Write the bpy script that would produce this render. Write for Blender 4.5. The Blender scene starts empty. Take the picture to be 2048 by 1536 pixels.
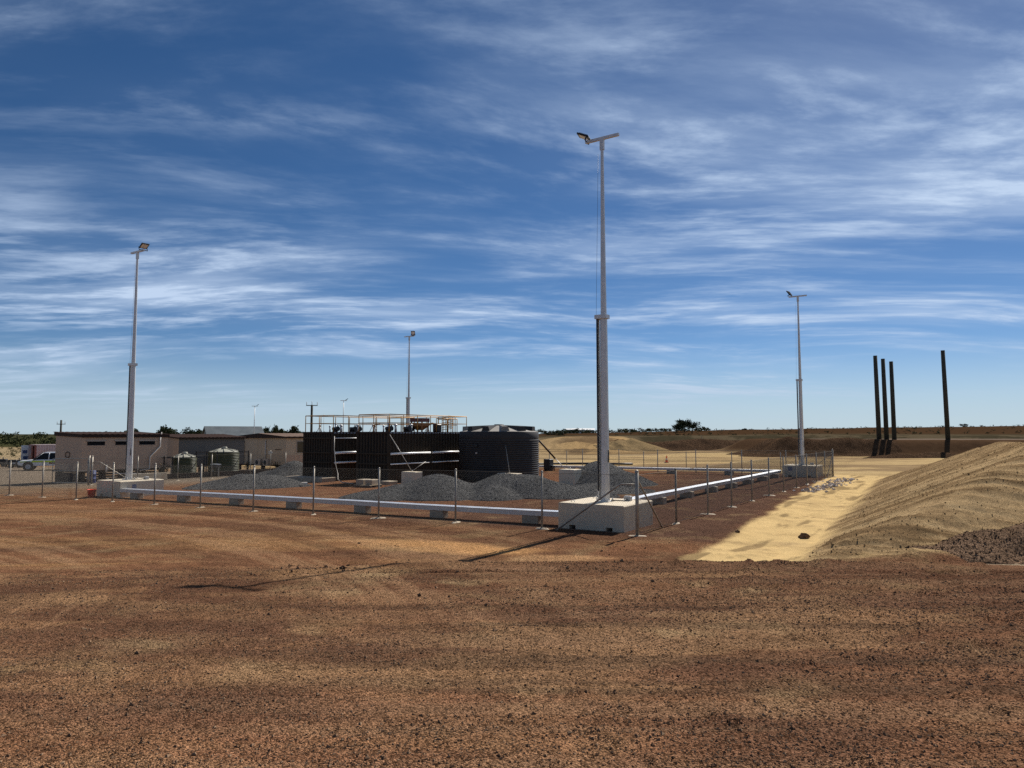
import bpy, math, random
import numpy as np
from mathutils import Vector, Matrix
random.seed(7); RNG = np.random.default_rng(11)
R = math.radians
S = bpy.context.scene
COL = S.collection

# ------------------------------------------------------------------ camera
cam = bpy.data.cameras.new('camera'); camo = bpy.data.objects.new('camera', cam); COL.objects.link(camo)
cam.sensor_width = 36.0; cam.lens = 36.0 * 1420 / 2048
cam.clip_start = 0.1; cam.clip_end = 20000
camo.location = (0, 0, 3.0)
camo.rotation_euler = (R(90) + math.atan(100 / 1420), 0, 0)
S.camera = camo
S.view_settings.view_transform = 'Standard'; S.view_settings.look = 'None'
S.view_settings.gamma = 1.0; S.view_settings.use_curve_mapping = False
S.view_settings.exposure = 0.4
try:
    S.cycles.use_denoising = False
    S.cycles.max_bounces = 6; S.cycles.diffuse_bounces = 3; S.cycles.glossy_bounces = 3
    S.cycles.sample_clamp_indirect = 6
except Exception: pass

# ------------------------------------------------------------------ sky and sun
SEED = (2.2, 10.6, 21.7, 15.4, 18)
SUN_AZ, SUN_EL = 33.0, 42.0            # degrees clockwise from +Y, degrees above the horizon
W = bpy.data.worlds.new('World'); S.world = W; W.use_nodes = True
def build_world():
    nt = W.node_tree; N = nt.nodes; L = nt.links; N.clear()
    def nd(t, **k):
        n = N.new(t)
        for a, v in k.items(): setattr(n, a, v)
        return n
    def math_(op, a, b=None, clamp=False):
        n = nd('ShaderNodeMath', operation=op, use_clamp=clamp)
        for i, v in enumerate((a, b)):
            if v is None: continue
            if isinstance(v, (int, float)): n.inputs[i].default_value = v
            else: L.new(v, n.inputs[i])
        return n.outputs[0]
    def ramp(v, lo, hi):
        n = nd('ShaderNodeMapRange', interpolation_type='SMOOTHSTEP'); L.new(v, n.inputs[0])
        n.inputs[1].default_value = lo; n.inputs[2].default_value = hi; return n.outputs[0]
    sky = nd('ShaderNodeTexSky', sky_type='NISHITA', sun_disc=False)
    sky.sun_elevation = R(SUN_EL); sky.sun_rotation = R(SUN_AZ)
    sky.air_density = 0.6; sky.dust_density = 0.10; sky.ozone_density = 3.0; sky.altitude = 0
    tc = nd('ShaderNodeTexCoord'); sp = nd('ShaderNodeSeparateXYZ'); L.new(tc.outputs['Generated'], sp.inputs[0])
    x, y, z = sp.outputs
    zz = math_('ADD', math_('MAXIMUM', z, 0.0), 0.10)
    px = math_('DIVIDE', x, zz); py = math_('DIVIDE', y, zz)
    cb = nd('ShaderNodeCombineXYZ'); L.new(px, cb.inputs[0]); L.new(py, cb.inputs[1])
    def noise(vec, scale, detail, rough, dist=0.0):
        n = nd('ShaderNodeTexNoise'); L.new(vec, n.inputs['Vector'])
        n.inputs['Scale'].default_value = scale; n.inputs['Detail'].default_value = detail
        n.inputs['Roughness'].default_value = rough; n.inputs['Distortion'].default_value = dist
        return n
    def mapping(vec, rot, scale, loc=(0, 0, 0)):
        m = nd('ShaderNodeMapping'); L.new(vec, m.inputs[0])
        m.inputs['Rotation'].default_value = (0, 0, R(rot)); m.inputs['Scale'].default_value = scale
        m.inputs['Location'].default_value = loc; return m.outputs[0]
    # domain warp so that the streaks bend
    wn = noise(mapping(cb.outputs[0], 0, (.45, .45, 1), (SEED[0], SEED[1], 0)), 1.0, 1.2, .4)
    wsub = nd('ShaderNodeVectorMath', operation='SUBTRACT'); L.new(wn.outputs['Color'], wsub.inputs[0]); wsub.inputs[1].default_value = (.5, .5, .5)
    wsc = nd('ShaderNodeVectorMath', operation='SCALE'); L.new(wsub.outputs[0], wsc.inputs[0]); wsc.inputs['Scale'].default_value = 1.3
    wadd = nd('ShaderNodeVectorMath', operation='ADD'); L.new(cb.outputs[0], wadd.inputs[0]); L.new(wsc.outputs[0], wadd.inputs[1])
    V = wadd.outputs[0]
    streak = noise(mapping(V, SEED[4], (.42, 1.5, 1), (SEED[2], SEED[3], 0)), 1.0, 10, .58).outputs[0]      # long fibres
    wisps = noise(mapping(V, SEED[4] + 16, (1.25, 3.6, 1), (5, 2, 0)), 1.3, 8, .58).outputs[0]               # finer fibres
    cover = noise(mapping(cb.outputs[0], 12, (.40, .62, 1), (SEED[2] + 3, SEED[3] - 2, 0)), 1.0, 3, .5).outputs[0]
    tuft = noise(mapping(V, SEED[4] - 25, (3.0, 6.0, 1), (1, 7, 0)), 1.5, 9, .62).outputs[0]              # feathered edges
    body = math_('MULTIPLY', ramp(streak, .42, .70), ramp(cover, .34, .60))
    fine = math_('MULTIPLY', ramp(math_('ADD', math_('MULTIPLY', wisps, .65), math_('MULTIPLY', tuft, .35)), .44, .68), ramp(math_('ADD', cover, math_('MULTIPLY', streak, .45)), .58, .83))
    cl = math_('ADD', math_('MULTIPLY', body, .60), math_('MULTIPLY', fine, .75), clamp=True)
    cl = math_('ADD', cl, math_('MULTIPLY', ramp(cover, .42, .70), .10), clamp=True)
    cl = math_('MULTIPLY', cl, ramp(z, .0, .06))
    # thicker air low down: the clouds take the brightness of the sky they hang in
    mix = nd('ShaderNodeMix', data_type='RGBA'); L.new(cl, mix.inputs[0])
    hs = nd('ShaderNodeHueSaturation'); L.new(sky.outputs[0], hs.inputs['Color']); hs.inputs['Saturation'].default_value = 1.20
    L.new(hs.outputs[0], mix.inputs[6]); mix.inputs[7].default_value = (7.2, 9.0, 11.8, 1)
    # pale dusty air along the whole horizon
    hz = nd('ShaderNodeMix', data_type='RGBA'); L.new(math_('MULTIPLY', math_('SUBTRACT', 1.0, ramp(z, .0, .13)), .78), hz.inputs[0])
    L.new(mix.outputs[2], hz.inputs[6]); hz.inputs[7].default_value = (6.4, 8.1, 9.5, 1)
    bg = nd('ShaderNodeBackground'); L.new(hz.outputs[2], bg.inputs[0]); bg.inputs[1].default_value = 0.056
    out = nd('ShaderNodeOutputWorld'); L.new(bg.outputs[0], out.inputs[0])
build_world()
sl = bpy.data.lights.new('sun', 'SUN'); sl.energy = 5.0; sl.angle = R(0.53); sl.color = (1.0, .945, .86)
so = bpy.data.objects.new('sun', sl); COL.objects.link(so)
sd = Vector((math.sin(R(SUN_AZ)) * math.cos(R(SUN_EL)), math.cos(R(SUN_AZ)) * math.cos(R(SUN_EL)), math.sin(R(SUN_EL))))
so.rotation_euler = (-sd).to_track_quat('-Z', 'Y').to_euler(); so.location = (40, 60, 80)

# ------------------------------------------------------------------ frame of the compound: a runs along the right fence, b along the front fence
AZ = R(33); UX, UY = math.sin(AZ), math.cos(AZ); VX, VY = -math.cos(AZ), math.sin(AZ)
CX, CY = 3.70, 21.20
def world(a, b): return CX + a * UX + b * VX, CY + a * UY + b * VY
def toab(x, y): return (x - CX) * UX + (y - CY) * UY, (x - CX) * VX + (y - CY) * VY
ROT = -AZ

# ------------------------------------------------------------------ noise in numpy
_TAB = np.random.default_rng(5).random((256, 256)).ravel()
def _h(ix, iy, seed): return _TAB[(((ix + seed * 37) & 255) << 8) | ((iy + seed * 101) & 255)]
def vn(x, y, seed=0):
    x = np.asarray(x, float); y = np.asarray(y, float)
    ix = np.floor(x).astype(np.int64); iy = np.floor(y).astype(np.int64)
    fx = x - ix; fy = y - iy; fx = fx * fx * (3 - 2 * fx); fy = fy * fy * (3 - 2 * fy)
    a = _h(ix, iy, seed); b = _h(ix + 1, iy, seed); c = _h(ix, iy + 1, seed); d = _h(ix + 1, iy + 1, seed)
    return (a + (b - a) * fx) * (1 - fy) + (c + (d - c) * fx) * fy
def fbm(x, y, seed=0, oct=4, gain=.5):
    t = 0; amp = 1; s = 0; f = 1
    for k in range(oct):
        t = t + amp * vn(x * f + 17.3 * k, y * f - 9.1 * k, seed + k); s += amp; amp *= gain; f *= 2.03
    return t / s
def ss(lo, hi, x):
    t = np.clip((np.asarray(x, float) - lo) / (hi - lo), 0, 1); return t * t * (3 - 2 * t)

# ------------------------------------------------------------------ terrain
def plane_z(b):
    b = np.clip(b, 0, 85); return -0.007 * b - 0.012 * np.clip(b - 32, 0, 25)
def batter_h(a, b):
    toe = -4.7 + .06 * (a + 1.4) + .35 * (fbm(a * .35, b * .1, 51, 3) - .5)
    side = (toe - b) / 2.3
    far = (32.5 + .75 * (b + 3) - a) / 1.7
    yw = CY + a * UY + b * VY
    near = (yw - 15.5) * .36
    h = np.minimum(side, far); k = .45; t_ = np.clip(.5 + .5 * (near - h) / k, 0, 1); h = near * (1 - t_) + h * t_ - k * t_ * (1 - t_)
    h = np.minimum(h, 2.72 + .1 * (fbm(a * .2, b * .2, 52, 3) - .5))
    return np.maximum(h, 0)
RILL_H = .22
def rills(a, b): return fbm(a * 2.6 + .30 * b + .5 * fbm(a * .6, b * .6, 35, 2), b * .16, 31, 4, .66)
def terrain(x, y, detail=True):
    x = np.asarray(x, float); y = np.asarray(y, float)
    a, b = toab(x, y)
    zc = plane_z(b)
    yy = np.maximum(y, -3)
    n1 = fbm(x * .30, y * .30, 3, 3) - .5
    y0 = 15.35 + .55 * n1 - 4.0 * ss(-1.5, -8, x) + .9 * ss(7.5, 10, x)
    w = 1.0 + 7.5 * ss(-1.8, -8, x)
    t = ss(0, 1, (yy - y0) / w)
    pad = .28 + .062 * (15.4 - yy) + .03 * np.exp(-((yy - y0 + .35) / .3) ** 2) * ss(-3, -1, x)
    pad = pad + .03 * (fbm(x * .12, y * .5, 5, 3) - .5) * ss(30, 12, y)
    # shelf cut by the grader just behind the edge of the pad
    pad = pad - .13 * ss(.22, 0, np.abs(yy - (13.9 + .25 * n1 + .04 * x))) * ss(-3.2, -2.2, x) * ss(1.8, .5, x)
    pad = pad - .11 * ss(.22, 0, np.abs(yy - (13.9 + .25 * n1 - .02 * x))) * ss(6.0, 7.5, x)
    z = pad * (1 - t) + zc * t
    # worn relief
    rr = np.hypot(x + 26, y - 2); th = np.arctan2(y - 2, x + 26)
    z = z + .030 * (fbm(rr * 1.5, th * 2.2, 111, 3, .6) - .5) * ss(4, -3, x) * ss(7, 10, y) * ss(36, 26, y)
    near = ss(60, 25, y)
    z = z + .035 * (fbm(x * .10, y * 2.4, 121, 3, .6) - .5) * ss(17, 14, y) * ss(-7, 1, x) * ss(4, 7, y)
    z = z + near * .018 * (fbm(x * .7, y * 2.2, 7, 4) - .5)
    z = z + .05 * (fbm(x * .25, y * .25, 9, 3) - .5) * ss(16, 24, y)
    z = z + .022 * (fbm(x * 1.6, y * 3.4, 13, 3) - .5) * ss(13, 8, y) * ss(4, -2, x)
    if detail:
        clod = np.maximum(fbm(x * 3.2, y * 3.2, 21, 3) - .60, 0)
        z = z + .28 * clod * ss(28, 12, y) * (.30 + .70 * ss(-1, 4, x))
    # drain and batter
    dr = ss(-1.4, -3.2, b) * ss(-3, 1, a) * ss(40, 30, a)
    z = z - .12 * dr
    bh = batter_h(a, b)
    m = ss(0, .4, bh)
    z = z + bh
    z = z + m * (RILL_H * (rills(a, b) - .5) + .05 * (fbm(a * 2.6, b * 2.6, 33, 3) - .5))
    # far ground
    f1 = ss(-8, 14, x)
    yb = 126 + 10 * (fbm(x * .05, y * .02, 41, 3) - .5) + 34 * ss(20, 36, x)
    rise = ss(0, 1, (y - yb) / (34 + 10 * fbm(x * .06, 1.5, 43, 2)))
    z = z + f1 * rise * (2.75 + .6 * np.abs(np.asarray(plane_z(b))))
    rough = f1 * ss(.02, .2, rise) * ss(1.0, .8, rise)
    z = z + rough * .8 * (fbm(x * .55, y * .28, 143, 4, .6) - .5)
    z = z + rough * 1.7 * (fbm(x * .20, y * .10, 45, 5, .6) - .5)
    z = z + ss(85, 120, y) * .35 * (fbm(x * .06, y * .10, 46, 4) - .5)
    # raised platform that carries the poles
    pl = ss(34, 39, x - .12 * (y - 96)) * ss(96.5, 101.2, y + 1.2 * (fbm(x * .15, 3.3, 47, 3) - .5)) * ss(150, 128, y)
    z = z * (1 - pl) + pl * (2.15 + .12 * (fbm(x * .3, y * .3, 48, 3) - .5))
    # ridge beyond
    prof = np.interp(x, [-400, -120, 0, 40, 120, 230, 500], [1.5, 1.2, .35, .95, 2.6, 3.9, 5.0])
    z = z + prof * ss(215, 330, y) + ss(215, 330, y) * 1.0 * (fbm(x * .035, y * .035, 49, 5, .6) - .5)
    z = z - ss(420, 900, y) * np.maximum(z - 1.0, 0)
    return z
def T(x, y): return float(terrain(np.array([x]), np.array([y]), False)[0])
def TA(a, b): return T(*world(a, b))

# ------------------------------------------------------------------ materials
def mat(name, col, rough=.6, metal=0., var=.15, scale=8., bump=0., bscale=40., spec=.5, dirt=None, dirt_amt=.0, coat=0.):
    m = bpy.data.materials.new(name); m.use_nodes = True; nt = m.node_tree; N = nt.nodes; L = nt.links
    b = N['Principled BSDF']; b.inputs['Roughness'].default_value = rough; b.inputs['Metallic'].default_value = metal
    b.inputs['Specular IOR Level'].default_value = spec; b.inputs['Coat Weight'].default_value = coat
    tc = N.new('ShaderNodeTexCoord')
    n = N.new('ShaderNodeTexNoise'); L.new(tc.outputs['Object'], n.inputs['Vector'])
    n.inputs['Scale'].default_value = scale; n.inputs['Detail'].default_value = 6; n.inputs['Roughness'].default_value = .62
    cr = N.new('ShaderNodeMapRange'); L.new(n.outputs[0], cr.inputs[0]); cr.inputs[1].default_value = .3; cr.inputs[2].default_value = .7
    cr.inputs[3].default_value = 1 - var; cr.inputs[4].default_value = 1 + var
    mul = N.new('ShaderNodeVectorMath'); mul.operation = 'SCALE'; mul.inputs[0].default_value = col; L.new(cr.outputs[0], mul.inputs['Scale'])
    colout = mul.outputs[0]
    if dirt:
        n2 = N.new('ShaderNodeTexNoise'); L.new(tc.outputs['Object'], n2.inputs['Vector']); n2.inputs['Scale'].default_value = scale * .35
        n2.inputs['Detail'].default_value = 8; n2.inputs['Roughness'].default_value = .7
        r2 = N.new('ShaderNodeMapRange'); L.new(n2.outputs[0], r2.inputs[0]); r2.inputs[1].default_value = .45; r2.inputs[2].default_value = .75
        r2.inputs[4].default_value = dirt_amt
        mx = N.new('ShaderNodeMix'); mx.data_type = 'RGBA'; L.new(r2.outputs[0], mx.inputs[0]); L.new(colout, mx.inputs[6]); mx.inputs[7].default_value = (*dirt, 1)
        colout = mx.outputs[2]
    L.new(colout, b.inputs['Base Color'])
    rr = N.new('ShaderNodeMapRange'); L.new(n.outputs[0], rr.inputs[0]); rr.inputs[3].default_value = max(0, rough - .12); rr.inputs[4].default_value = min(1, rough + .12)
    L.new(rr.outputs[0], b.inputs['Roughness'])
    if bump:
        n3 = N.new('ShaderNodeTexNoise'); L.new(tc.outputs['Object'], n3.inputs['Vector']); n3.inputs['Scale'].default_value = bscale; n3.inputs['Detail'].default_value = 5
        bp = N.new('ShaderNodeBump'); bp.inputs['Strength'].default_value = bump; bp.inputs['Distance'].default_value = .02; L.new(n3.outputs[0], bp.inputs['Height'])
        L.new(bp.outputs[0], b.inputs['Normal'])
    return m

DUST = (.24, .13, .07)
M = dict(
    galv=mat('galvanised_steel', (.56, .555, .54), .48, .5, .12, 5, dirt=(.42, .41, .39), dirt_amt=.35),
    galvpost=mat('galvanised_post', (.34, .31, .26), .55, .45, .2, 9, dirt=(.20, .15, .10), dirt_amt=.7),
    tray=mat('zinc_cover', (.62, .64, .67), .40, .75, .08, 3, dirt=(.5, .46, .40), dirt_amt=.25),
    wire=mat('fence_wire', (.15, .135, .11), .8, 0, .1, 3, spec=.15),
    conc=mat('cast_concrete', (.60, .515, .39), .88, 0, .08, 2.2, .25, 30, spec=.2, dirt=(.46, .37, .26), dirt_amt=.35),
    concold=mat('dusty_concrete', (.36, .30, .22), .9, 0, .18, 4, .3, 30, dirt=DUST, dirt_amt=.6),
    footing=mat('footing_concrete', (.40, .33, .24), .9, 0, .2, 9, .4, 30, dirt=DUST, dirt_amt=.5),
    black=mat('black_steel', (.016, .016, .017), .5, .2, .2, 6),
    cavity=mat('void_black', (.006, .006, .006), .9),
    rubber=mat('rubber', (.02, .019, .018), .8),
    lens=mat('floodlight_lens', (.75, .76, .74), .18, 0, .05, 8, spec=.6),
    wall=mat('dark_cladding', (.042, .031, .021), .75, 0, .25, 2.5, spec=.15, dirt=(.075, .05, .032), dirt_amt=.5),
    rail=mat('bright_tube', (.86, .86, .84), .38, .15, .05, 6),
    yellow=mat('safety_yellow', (.44, .22, .035), .5, .1, .2, 6, dirt=(.2, .11, .04), dirt_amt=.4),
    orange=mat('rust_orange', (.30, .12, .03), .6, .1, .3, 5),
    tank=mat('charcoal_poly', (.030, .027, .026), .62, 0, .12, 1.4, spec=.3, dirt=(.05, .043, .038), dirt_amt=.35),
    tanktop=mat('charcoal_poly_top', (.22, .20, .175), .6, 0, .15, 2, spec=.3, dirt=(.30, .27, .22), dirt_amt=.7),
    gtank=mat('green_poly', (.062, .066, .026), .45, 0, .15, 2),
    gtanktop=mat('dusty_tank_lid', (.30, .29, .23), .6, 0, .15, 3),
    beige=mat('beige_panel', (.47, .32, .215), .7, 0, .06, 1.2, dirt=(.34, .24, .17), dirt_amt=.35),
    cream=mat('cream_panel', (.48, .37, .25), .7, 0, .06, 1.2, dirt=(.28, .2, .13), dirt_amt=.35),
    grey=mat('grey_panel', (.115, .105, .092), .7, 0, .1, 1.2),
    greyend=mat('warm_grey_panel', (.27, .225, .18), .7, 0, .1, 1.2),
    fascia=mat('dark_fascia', (.040, .024, .018), .7, 0, .2, 3, spec=.15),
    roofdark=mat('dark_roof_sheet', (.045, .026, .020), .8, 0, .2, 2, spec=.05),
    roof=mat('brown_roof_sheet', (.13, .085, .062), .8, 0, .2, 2, spec=.08, dirt=(.26, .18, .13), dirt_amt=.5),
    roofgrey=mat('grey_roof_sheet', (.10, .115, .12), .5, .2, .15, .5),
    roofwhite=mat('white_roof_sheet', (.72, .72, .70), .5, 0, .1, .5),
    glass=mat('dark_glass', (.012, .013, .015), .08, 0, .1, 2, spec=.6),
    carglass=mat('tinted_car_glass', (.010, .011, .012), .25, 0, .1, 2, spec=.15),
    frame=mat('window_frame', (.42, .34, .27), .55, .1, .1, 6),
    pipe=mat('white_pipe', (.55, .5, .44), .5, 0, .15, 6, dirt=DUST, dirt_amt=.4),
    timber=mat('old_timber', (.12, .075, .045), .85, 0, .3, 6, .3, 60),
    timberdark=mat('dark_timber', (.05, .033, .024), .9, 0, .3, 6, .3, 60),
    pale=mat('pale_timber', (.42, .33, .22), .8, 0, .2, 9, .3, 60),
    pole=mat('treated_pole', (.042, .040, .027), .85, 0, .35, 3, .5, 25, dirt=(.05, .04, .025), dirt_amt=.6),
    red=mat('red_plastic', (.90, .075, .03), .42, 0, .1, 6),
    blue=mat('blue_plastic', (.02, .035, .13), .45, 0, .1, 6),
    white=mat('white_paint', (.75, .75, .74), .35, 0, .06, 3, coat=.3, dirt=DUST, dirt_amt=.3),
    lime=mat('lime_stripe', (.55, .66, .05), .45, 0, .08, 4, dirt=DUST, dirt_amt=.25),
    maroon=mat('maroon_panel', (.16, .045, .035), .5, 0, .2, 4),
    contred=mat('container_red', (.21, .075, .055), .6, 0, .2, 2, dirt=(.3, .17, .12), dirt_amt=.5),
    contpink=mat('container_faded', (.52, .42, .40), .6, 0, .12, 2, dirt=(.4, .28, .24), dirt_amt=.4),
    cone=mat('cone_orange', (.85, .12, .025), .5, 0, .1, 6),
    plateblue=mat('plate_blue', (.06, .09, .20), .5), platewhite=mat('plate_grey', (.38, .38, .38), .5),
    trunk=mat('bark', (.10, .075, .055), .9, 0, .3, 6, .4, 30),
    hose=mat('pale_hose', (.34, .30, .25), .5, 0, .1, 6),
    signw=mat('sign_white', (.6, .58, .52), .5),
)
def leafmat(name, c1, c2):
    m = bpy.data.materials.new(name); m.use_nodes = True; nt = m.node_tree; N = nt.nodes; L = nt.links; b = N['Principled BSDF']
    g = N.new('ShaderNodeNewGeometry'); mx = N.new('ShaderNodeMix'); mx.data_type = 'RGBA'
    L.new(g.outputs['Random Per Island'], mx.inputs[0]); mx.inputs[6].default_value = (*c1, 1); mx.inputs[7].default_value = (*c2, 1)
    L.new(mx.outputs[2], b.inputs['Base Color']); b.inputs['Roughness'].default_value = .9; b.inputs['Specular IOR Level'].default_value = 0.05
    return m
M['leaf'] = leafmat('scrub_leaf', (.030, .040, .016), (.085, .085, .036))
M['leafdark'] = leafmat('dark_leaf', (.020, .028, .012), (.05, .058, .026))
M['dry'] = leafmat('dry_leaf', (.10, .075, .045), (.19, .15, .09))

def soil(name, attr=True, base=(.2, .1, .05), grit_scale=1.0, speck=.55, bump=.6, dist=.012, patch=.25, grit_default=1.0):
    """loose earth: base colour from the surface's own soil, broken up by grains, crumbs and patches"""
    m = bpy.data.materials.new(name); m.use_nodes = True; nt = m.node_tree; N = nt.nodes; L = nt.links; b = N['Principled BSDF']
    b.inputs['Roughness'].default_value = .95; b.inputs['Specular IOR Level'].default_value = 0.0
    geo = N.new('ShaderNodeNewGeometry'); P = geo.outputs['Position']
    def noise(sc, det, ro, vec=P):
        n = N.new('ShaderNodeTexNoise'); L.new(vec, n.inputs['Vector']); n.inputs['Scale'].default_value = sc
        n.inputs['Detail'].default_value = det; n.inputs['Roughness'].default_value = ro; return n.outputs[0]
    def mr(v, a, bb, c, d):
        n = N.new('ShaderNodeMapRange'); L.new(v, n.inputs[0])
        for i, q in enumerate((a, bb, c, d)): n.inputs[i + 1].default_value = q
        return n.outputs[0]
    def mth(op, p, q):
        n = N.new('ShaderNodeMath'); n.operation = op
        for i, v in enumerate((p, q)):
            if isinstance(v, (int, float)): n.inputs[i].default_value = v
            else: L.new(v, n.inputs[i])
        return n.outputs[0]
    if attr:
        ca = N.new('ShaderNodeAttribute'); ca.attribute_name = 'soil'; colour = ca.outputs['Color']
        ga = N.new('ShaderNodeAttribute'); ga.attribute_name = 'grit'; grit = ga.outputs['Fac']
    else:
        rgb = N.new('ShaderNodeRGB'); rgb.outputs[0].default_value = (*base, 1); colour = rgb.outputs[0]; grit = None
    v1 = N.new('ShaderNodeTexVoronoi'); L.new(P, v1.inputs['Vector']); v1.inputs['Scale'].default_value = 112 * grit_scale
    v2 = N.new('ShaderNodeTexVoronoi'); L.new(P, v2.inputs['Vector']); v2.inputs['Scale'].default_value = 52 * grit_scale
    s1 = N.new('ShaderNodeSeparateColor'); L.new(v1.outputs['Color'], s1.inputs[0])
    s2 = N.new('ShaderNodeSeparateColor'); L.new(v2.outputs['Color'], s2.inputs[0])
    g1 = mr(s1.outputs[0], .25, .42, 1 - speck, 1 + speck * .35)
    g2 = mr(s2.outputs[1], .12, .5, 1 - speck, 1 + speck * .3)
    pn = mr(noise(1.1, 7, .65), .3, .7, 1 - patch, 1 + patch)
    fn = mr(noise(9, 6, .7), .28, .72, 1 - speck * .55, 1 + speck * .55)
    gg = mth('MULTIPLY', mth('MULTIPLY', g1, g2), fn)
    if grit is not None: gg = mth('ADD', mth('MULTIPLY', mth('SUBTRACT', gg, 1.0), grit), 1.0)
    k = mth('MULTIPLY', gg, pn)
    sc = N.new('ShaderNodeVectorMath'); sc.operation = 'SCALE'; L.new(colour, sc.inputs[0]); L.new(k, sc.inputs['Scale'])
    # dry fines show paler and warmer between the stones
    hs = N.new('ShaderNodeMix'); hs.data_type = 'RGBA'; L.new(mr(noise(2.7, 8, .7), .45, .8, 0, .30), hs.inputs[0])
    L.new(sc.outputs[0], hs.inputs[6])
    wr = N.new('ShaderNodeVectorMath'); wr.operation = 'MULTIPLY'; L.new(sc.outputs[0], wr.inputs[0]); wr.inputs[1].default_value = (1.35, 1.25, 1.15); L.new(wr.outputs[0], hs.inputs[7])
    L.new(hs.outputs[2], b.inputs['Base Color'])
    h = mth('ADD', mth('MULTIPLY', v1.outputs['Distance'], -.6), mth('ADD', mth('MULTIPLY', v2.outputs['Distance'], -1.0), noise(14, 6, .7)))
    if grit is not None: h = mth('MULTIPLY', h, mth('ADD', mth('MULTIPLY', grit, .85), .15))
    bp = N.new('ShaderNodeBump'); bp.inputs['Strength'].default_value = bump; bp.inputs['Distance'].default_value = dist; L.new(h, bp.inputs['Height']); L.new(bp.outputs[0], b.inputs['Normal'])
    return m
M['ground'] = soil('site_ground', True, speck=.58, bump=.9, dist=.020, patch=.15)
M['gravel'] = soil('blue_metal_gravel', False, (.125, .122, .118), .8, .65, 1.0, .03, .18)
M['darkdirt'] = soil('dark_stockpile_earth', False, (.085, .052, .032), .3, .5, 1.0, .06, .3)
M['clods'] = soil('cloddy_earth', False, (.19, .122, .078), .5, .5, 1.0, .03, .3)
M['sandpile'] = soil('sand_pile', False, (.22, .155, .08), .5, .3, .6, .03, .2)

# ------------------------------------------------------------------ mesh helpers
class MB:
    def __init__(s): s.v = []; s.f = []; s.sm = []
    def add(s, vs, fs, smooth=False):
        o = len(s.v); s.v += [tuple(p) for p in vs]; s.f += [tuple(i + o for i in q) for q in fs]; s.sm += [smooth] * len(fs); return s
    def box(s, x0, x1, y0, y1, z0, z1, bev=0.0):
        if bev <= 0:
            vs = [(x, y, z) for z in (z0, z1) for y in (y0, y1) for x in (x0, x1)]
            return s.add(vs, [(0, 2, 3, 1), (4, 5, 7, 6), (0, 1, 5, 4), (2, 6, 7, 3), (0, 4, 6, 2), (1, 3, 7, 5)])
        e = bev
        def ring(z, i):
            return [(x0 + i, y0 + e, z), (x0 + e, y0 + i, z), (x1 - e, y0 + i, z), (x1 - i, y0 + e, z), (x1 - i, y1 - e, z), (x1 - e, y1 - i, z), (x0 + e, y1 - i, z), (x0 + i, y1 - e, z)]
        rs = [ring(z0, e), ring(z0 + e, 0), ring(z1 - e, 0), ring(z1, e)]
        vs = [p for r in rs for p in r]; fs = [tuple(range(7, -1, -1)), tuple(range(24, 32))]
        for k in range(3):
            for i in range(8): j = (i + 1) % 8; fs.append((k * 8 + i, k * 8 + j, k * 8 + 8 + j, k * 8 + 8 + i))
        return s.add(vs, fs)
    def tube(s, pts, r, n=8, smooth=True, cap=True):
        pts = [Vector(p) for p in pts]; rs = r if isinstance(r, (list, tuple)) else [r] * len(pts)
        vs = []; fs = []; up = None
        for i, p in enumerate(pts):
            d = (pts[min(i + 1, len(pts) - 1)] - pts[max(i - 1, 0)]).normalized()
            if up is None:
                up = Vector((0, 0, 1)) if abs(d.z) < .9 else Vector((1, 0, 0))
            q = d.cross(up).normalized(); w = q.cross(d).normalized(); up = w
            for k in range(n):
                t = 2 * math.pi * (k + .5) / n; vs.append(p + rs[i] * (math.cos(t) * q + math.sin(t) * w))
        for i in range(len(pts) - 1):
            for k in range(n):
                j = (k + 1) % n; fs.append((i * n + k, i * n + j, (i + 1) * n + j, (i + 1) * n + k))
        s.add(vs, fs, smooth)
        if cap:
            o = len(s.v) - len(vs); s.f.append(tuple(o + k for k in range(n - 1, -1, -1))); s.f.append(tuple(o + (len(pts) - 1) * n + k for k in range(n))); s.sm += [False, False]
        return s
    def lathe(s, prof, n=32, c=(0, 0), smooth=True, a0=0.0):
        vs = []; fs = []
        for r, z in prof:
            for k in range(n):
                t = a0 + 2 * math.pi * k / n; vs.append((c[0] + r * math.cos(t), c[1] + r * math.sin(t), z))
        for i in range(len(prof) - 1):
            for k in range(n):
                j = (k + 1) % n; fs.append((i * n + k, i * n + j, (i + 1) * n + j, (i + 1) * n + k))
        return s.add(vs, fs, smooth)
    def prism(s, poly, h0, h1, axis='y'):
        """polygon given in two axes, extruded along the third"""
        n = len(poly)
        def p(u, w, h): return (u, h, w) if axis == 'y' else ((h, u, w) if axis == 'x' else (u, w, h))
        vs = [p(u, w, h0) for u, w in poly] + [p(u, w, h1) for u, w in poly]
        fs = [tuple(range(n)), tuple(range(2 * n - 1, n - 1, -1))]
        for i in range(n): j = (i + 1) % n; fs.append((i, n + i, n + j, j))
        return s.add(vs, fs)
    def build(s, name, m, parent=None, fix=True):
        me = bpy.data.meshes.new(name); me.from_pydata([tuple(p) for p in s.v], [], s.f)
        me.polygons.foreach_set('use_smooth', s.sm)
        if fix:
            import bmesh
            bm = bmesh.new(); bm.from_mesh(me); bmesh.ops.recalc_face_normals(bm, faces=bm.faces); bm.to_mesh(me); bm.free()
        me.materials.append(M[m] if isinstance(m, str) else m)
        return link(name, me, parent)
def link(name, me, parent=None, loc=(0, 0, 0), rz=0):
    o = bpy.data.objects.new(name, me); COL.objects.link(o); o.parent = parent; o.location = loc; o.rotation_euler = (0, 0, rz); return o
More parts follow.
